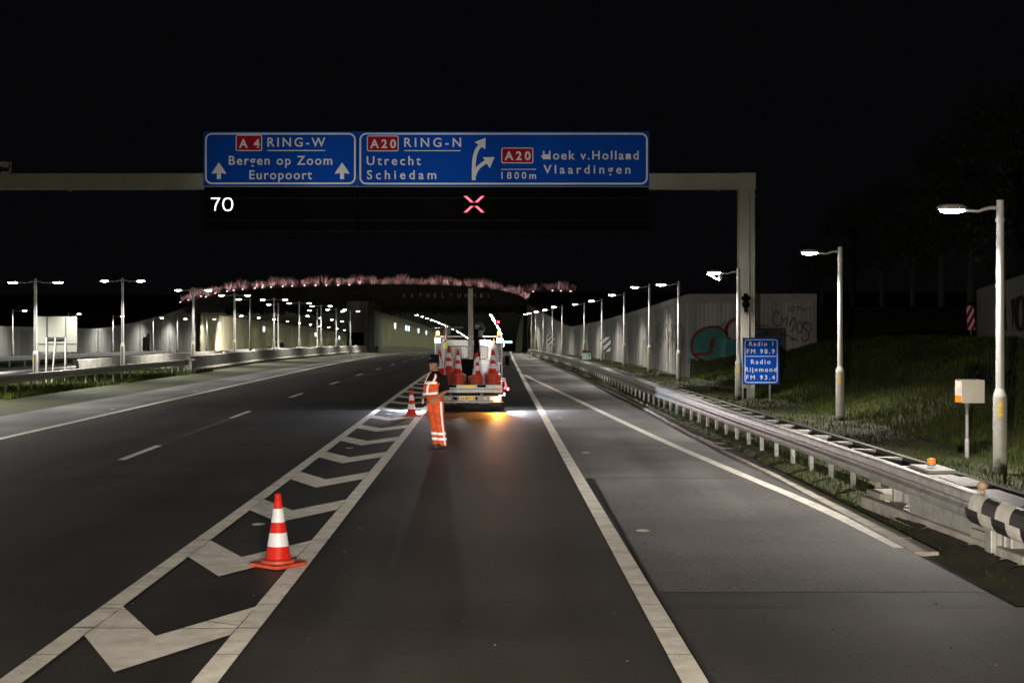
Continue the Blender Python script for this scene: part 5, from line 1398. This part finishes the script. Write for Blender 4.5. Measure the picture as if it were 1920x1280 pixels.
# shirt
b = MB(); lofted(b, [(z, cy, rx + .004, ry + .004) for z, cy, rx, ry in TOR[2:]]); b.tube([(0, -.075, 1.52), (0, -.092, 1.585)], [.105, .078], 18)
for A_ in (LA, RA):
    sh, el = Vector(A_[0]), Vector(A_[1]); b.ellipsoid(sh + Vector((0, 0, .0)), (.085, .085, .075)); b.tube([sh, sh.lerp(el, .5), sh.lerp(el, .98)], [.082, .084, .086], 16)
remeshed(b, 'shirt', M['black_cloth'], wk_, .011, 3)
b = MB(); b.ring_loft([ering(1.545, -.088, .095, .09), ering(1.60, -.098, .078, .078), ering(1.60, -.098, .068, .068), ering(1.545, -.088, .085, .08)], 0, False); b.build('collar', M['black_cloth'], wk_, smooth=True)
# trousers with bib
b = MB()
for s in (-1, 1): lofted(b, LEG(s))
lofted(b, [(.95, -.095, .180, .158), (1.02, -.105, .188, .172), (1.10, -.135, .197, .197), (1.14, -.145, .200, .204)])
tro = remeshed(b, 'trousers', M['orange_cloth'], wk_, .012, 3)
def torso(z):
    for a, c in zip(TOR, TOR[1:]):
        if a[0] <= z <= c[0]: k = (z - a[0]) / (c[0] - a[0]); return [a[i] + (c[i] - a[i]) * k for i in range(4)]
    return TOR[-1]
def patch(name, m, fz0, fz1, a0, a1, off, n=14, nz=6, fn=torso, thick=.006, parent=None):
    """band on the torso: from angle a0 to a1 (degrees, -90 = front), heights given as functions of t"""
    b = MB(); g = []
    for j in range(nz + 1):
        row = []
        for i in range(n + 1):
            t = i / n; a = R(a0 + (a1 - a0) * t); z = fz0(t) + (fz1(t) - fz0(t)) * j / nz
            zz, cy, rx, ry = fn(z)[:4]; cx = fn(z)[4] if len(fn(z)) > 4 else 0
            row.append((cx + (rx + off) * math.cos(a), cy + (ry + off) * math.sin(a), z))
        g.append(row)
    for row in g: b.v += row
    for j in range(nz):
        for i in range(n): q = j * (n + 1) + i; b.f.append((q, q + 1, q + n + 2, q + n + 1)); b.m.append(0)
    o = b.build(name, m, parent or wk_, smooth=True); s = o.modifiers.new('t', 'SOLIDIFY'); s.thickness = thick; s.offset = 1; return o
C_ = lambda v: (lambda t: v)
patch('bib', M['orange_cloth'], C_(1.08), lambda t: 1.40 - .05 * abs(2 * t - 1), -175, -5, .012, 20, 8)
for s in (-1, 1):
    ctr = -90 + s * 38
    patch('brace', M['orange_cloth'], C_(1.38), C_(1.535), ctr - 11, ctr + 11, .016, 4, 6)
    patch('brace_stripe', M['reflective'], C_(1.38), C_(1.535), ctr - 5, ctr + 5, .024, 3, 6)
patch('brace', M['orange_cloth'], C_(1.14), C_(1.53), 52, 70, .016, 4, 8); patch('brace', M['orange_cloth'], C_(1.14), C_(1.53), 110, 128, .016, 4, 8)
patch('chest_stripe', M['reflective'], C_(1.335), C_(1.385), -160, -28, .022, 16, 1)
patch('front_stripe', M['reflective'], C_(1.12), C_(1.34), -78, -66, .022, 3, 8)
patch('waist_stripe', M['reflective'], lambda t: 1.085 + .045 * t, lambda t: 1.13 + .045 * t, -150, -12, .024, 16, 1)
for s in (-1, 1):
    tab = sorted(LEG(s))
    def lf(z, tab=tab):
        for a, c in zip(tab, tab[1:]):
            if a[0] <= z <= c[0]: k = (z - a[0]) / (c[0] - a[0]); return [a[i] + (c[i] - a[i]) * k for i in range(5)]
        return tab[-1]
    patch('side_stripe', M['reflective'], C_(.06), C_(.97), (-14 if s > 0 else 180), (8 if s > 0 else 202), .007, 3, 14, lf, .004, tro)
    for z0 in (.165, .275): patch('leg_band', M['reflective'], C_(z0), C_(z0 + .055), 0, 360, .006, 24, 1, lf, .004, tro)
    b = MB(); b.ellipsoid((s * .10, -.055, .048), (.052, .145, .05), 14, 8, 0, Matrix.Rotation(R(s * 6), 3, 'Z')); b.bbox((s * .10, -.055, .016), (.095, .27, .03), .012); b.tube([(s * .094, .03, .05), (s * .094, .025, .14)], [.062, .058], 14)
    remeshed(b, 'shoe', M['blackpaint'], wk_, .009, 2)
# cap, hair, eyes
b = MB(); b.ring_loft([ering(1.765, -.125, .088, .108), ering(1.80, -.125, .092, .112), ering(1.87, -.12, .089, .108), ering(1.925, -.118, .085, .10), ering(1.94, -.118, .05, .06)])
br = [(x * .098, -.20 - .085 * (1 - x * x), 1.785 - .012 * (1 - x * x)) for x in (-1, -.7, -.35, 0, .35, .7, 1)]
b.add([(-.085, -.17, 1.795), *br, (.085, -.17, 1.795), (-.085, -.17, 1.803), *[(x, y, z + .010) for x, y, z in br], (.085, -.17, 1.803)], [tuple(range(9)), tuple(range(17, 8, -1))] + [(i, i + 1, i + 10, i + 9) for i in range(8)])
cp = b.build('cap', mat('dark_blue_cap', (.005, .006, .010), .9, spec=.08), wk_, smooth=True)
b = MB(); b.ellipsoid((.0, -.232, 1.865), (.008, .005, .012)); b.build('badge', M['reflective'], cp)
b = MB(); b.ring_loft([ering(1.68, -.10, .074, .090), ering(1.72, -.105, .082, .100), ering(1.775, -.115, .086, .106)], 0, False)
hv = [(v if v[1] > -.13 else (v[0] * .9, max(v[1], -.13), v[2])) for v in b.v]; b.v = hv; b.build('hair', M['blackpaint'], wk_, smooth=True)
for s in (-1, 1): b = MB(); b.ellipsoid((s * .031, -.215, 1.735), (.013, .012, .007)); b.build('eye', M['blackpaint'], wk_, smooth=True)
b = MB(); b.bbox((-.285, -.20, 1.02), (.05, .02, .22), .008, 0, Matrix.Rotation(R(6), 3, 'Y')); b.build('glove', M['cone_white'], wk_)

# ------------------------------------------------------------------ vehicle lights of the truck the picture is taken from, and beams added for the signs
for sx, aim_ in ((-.85, (-1.75, 29.5, .40)), (.85, (-1.1, 29.5, .40))):
    light('headlamp_or_added_beam', 'SPOT', None, (sx, -1.0, .85), 4200, (1.0, .95, .88), .06, 6.5, .5, aim=aim_)
light('headlamp_or_added_beam', 'SPOT', None, (.7, -.6, 1.7), 6200, (1.0, .86, .69), .10, 46, 1.0, aim=(-2.6, 13, -.4))
light('headlamp_or_added_beam', 'SPOT', None, (-.7, -.6, 1.7), 6200, (1.0, .88, .73), .10, 58, 1.0, aim=(3.0, 14, .1))
light('headlamp_or_added_beam', 'SPOT', None, (.85, -1.0, 1.6), 48000, (1.0, .95, .88), .04, .9, .5, aim=(6.57, 100, 1.5))  # added narrow beam, stands in for the nearer marker board's retroreflection
light('headlamp_or_added_beam', 'SPOT', None, (.85, -1.0, 1.6), 60000, (1.0, .95, .88), .04, .62, .5, aim=(4.0, 146, 1.25))  # same added beam for the farther marker board
light('headlamp_or_added_beam', 'SPOT', None, (.85, -1.0, .95), 17000, (1.0, .97, .92), .04, 2.3, 1.0, aim=(7.2, 41.5, 1.25))  # added beam that brightens only the radio sign
for (x_, z_, e_, sz, az) in ((-1.1, 7.4, 4200, 9, 0), (-3.8, 7.0, 6500, 9.5, 0), (-7.6, 7.2, 5200, 8.5, 0), (2.6, 7.5, 3000, 7.5, 0)):  # added upward beams in place of the gantry signs' retroreflection
    light('headlamp_or_added_beam', 'SPOT', None, (.85 if x_ > -2 else -.85, -1.0, .9), e_, (1.0, .97, .92), .06, sz, 1.0, aim=(x_, 45.6, z_))
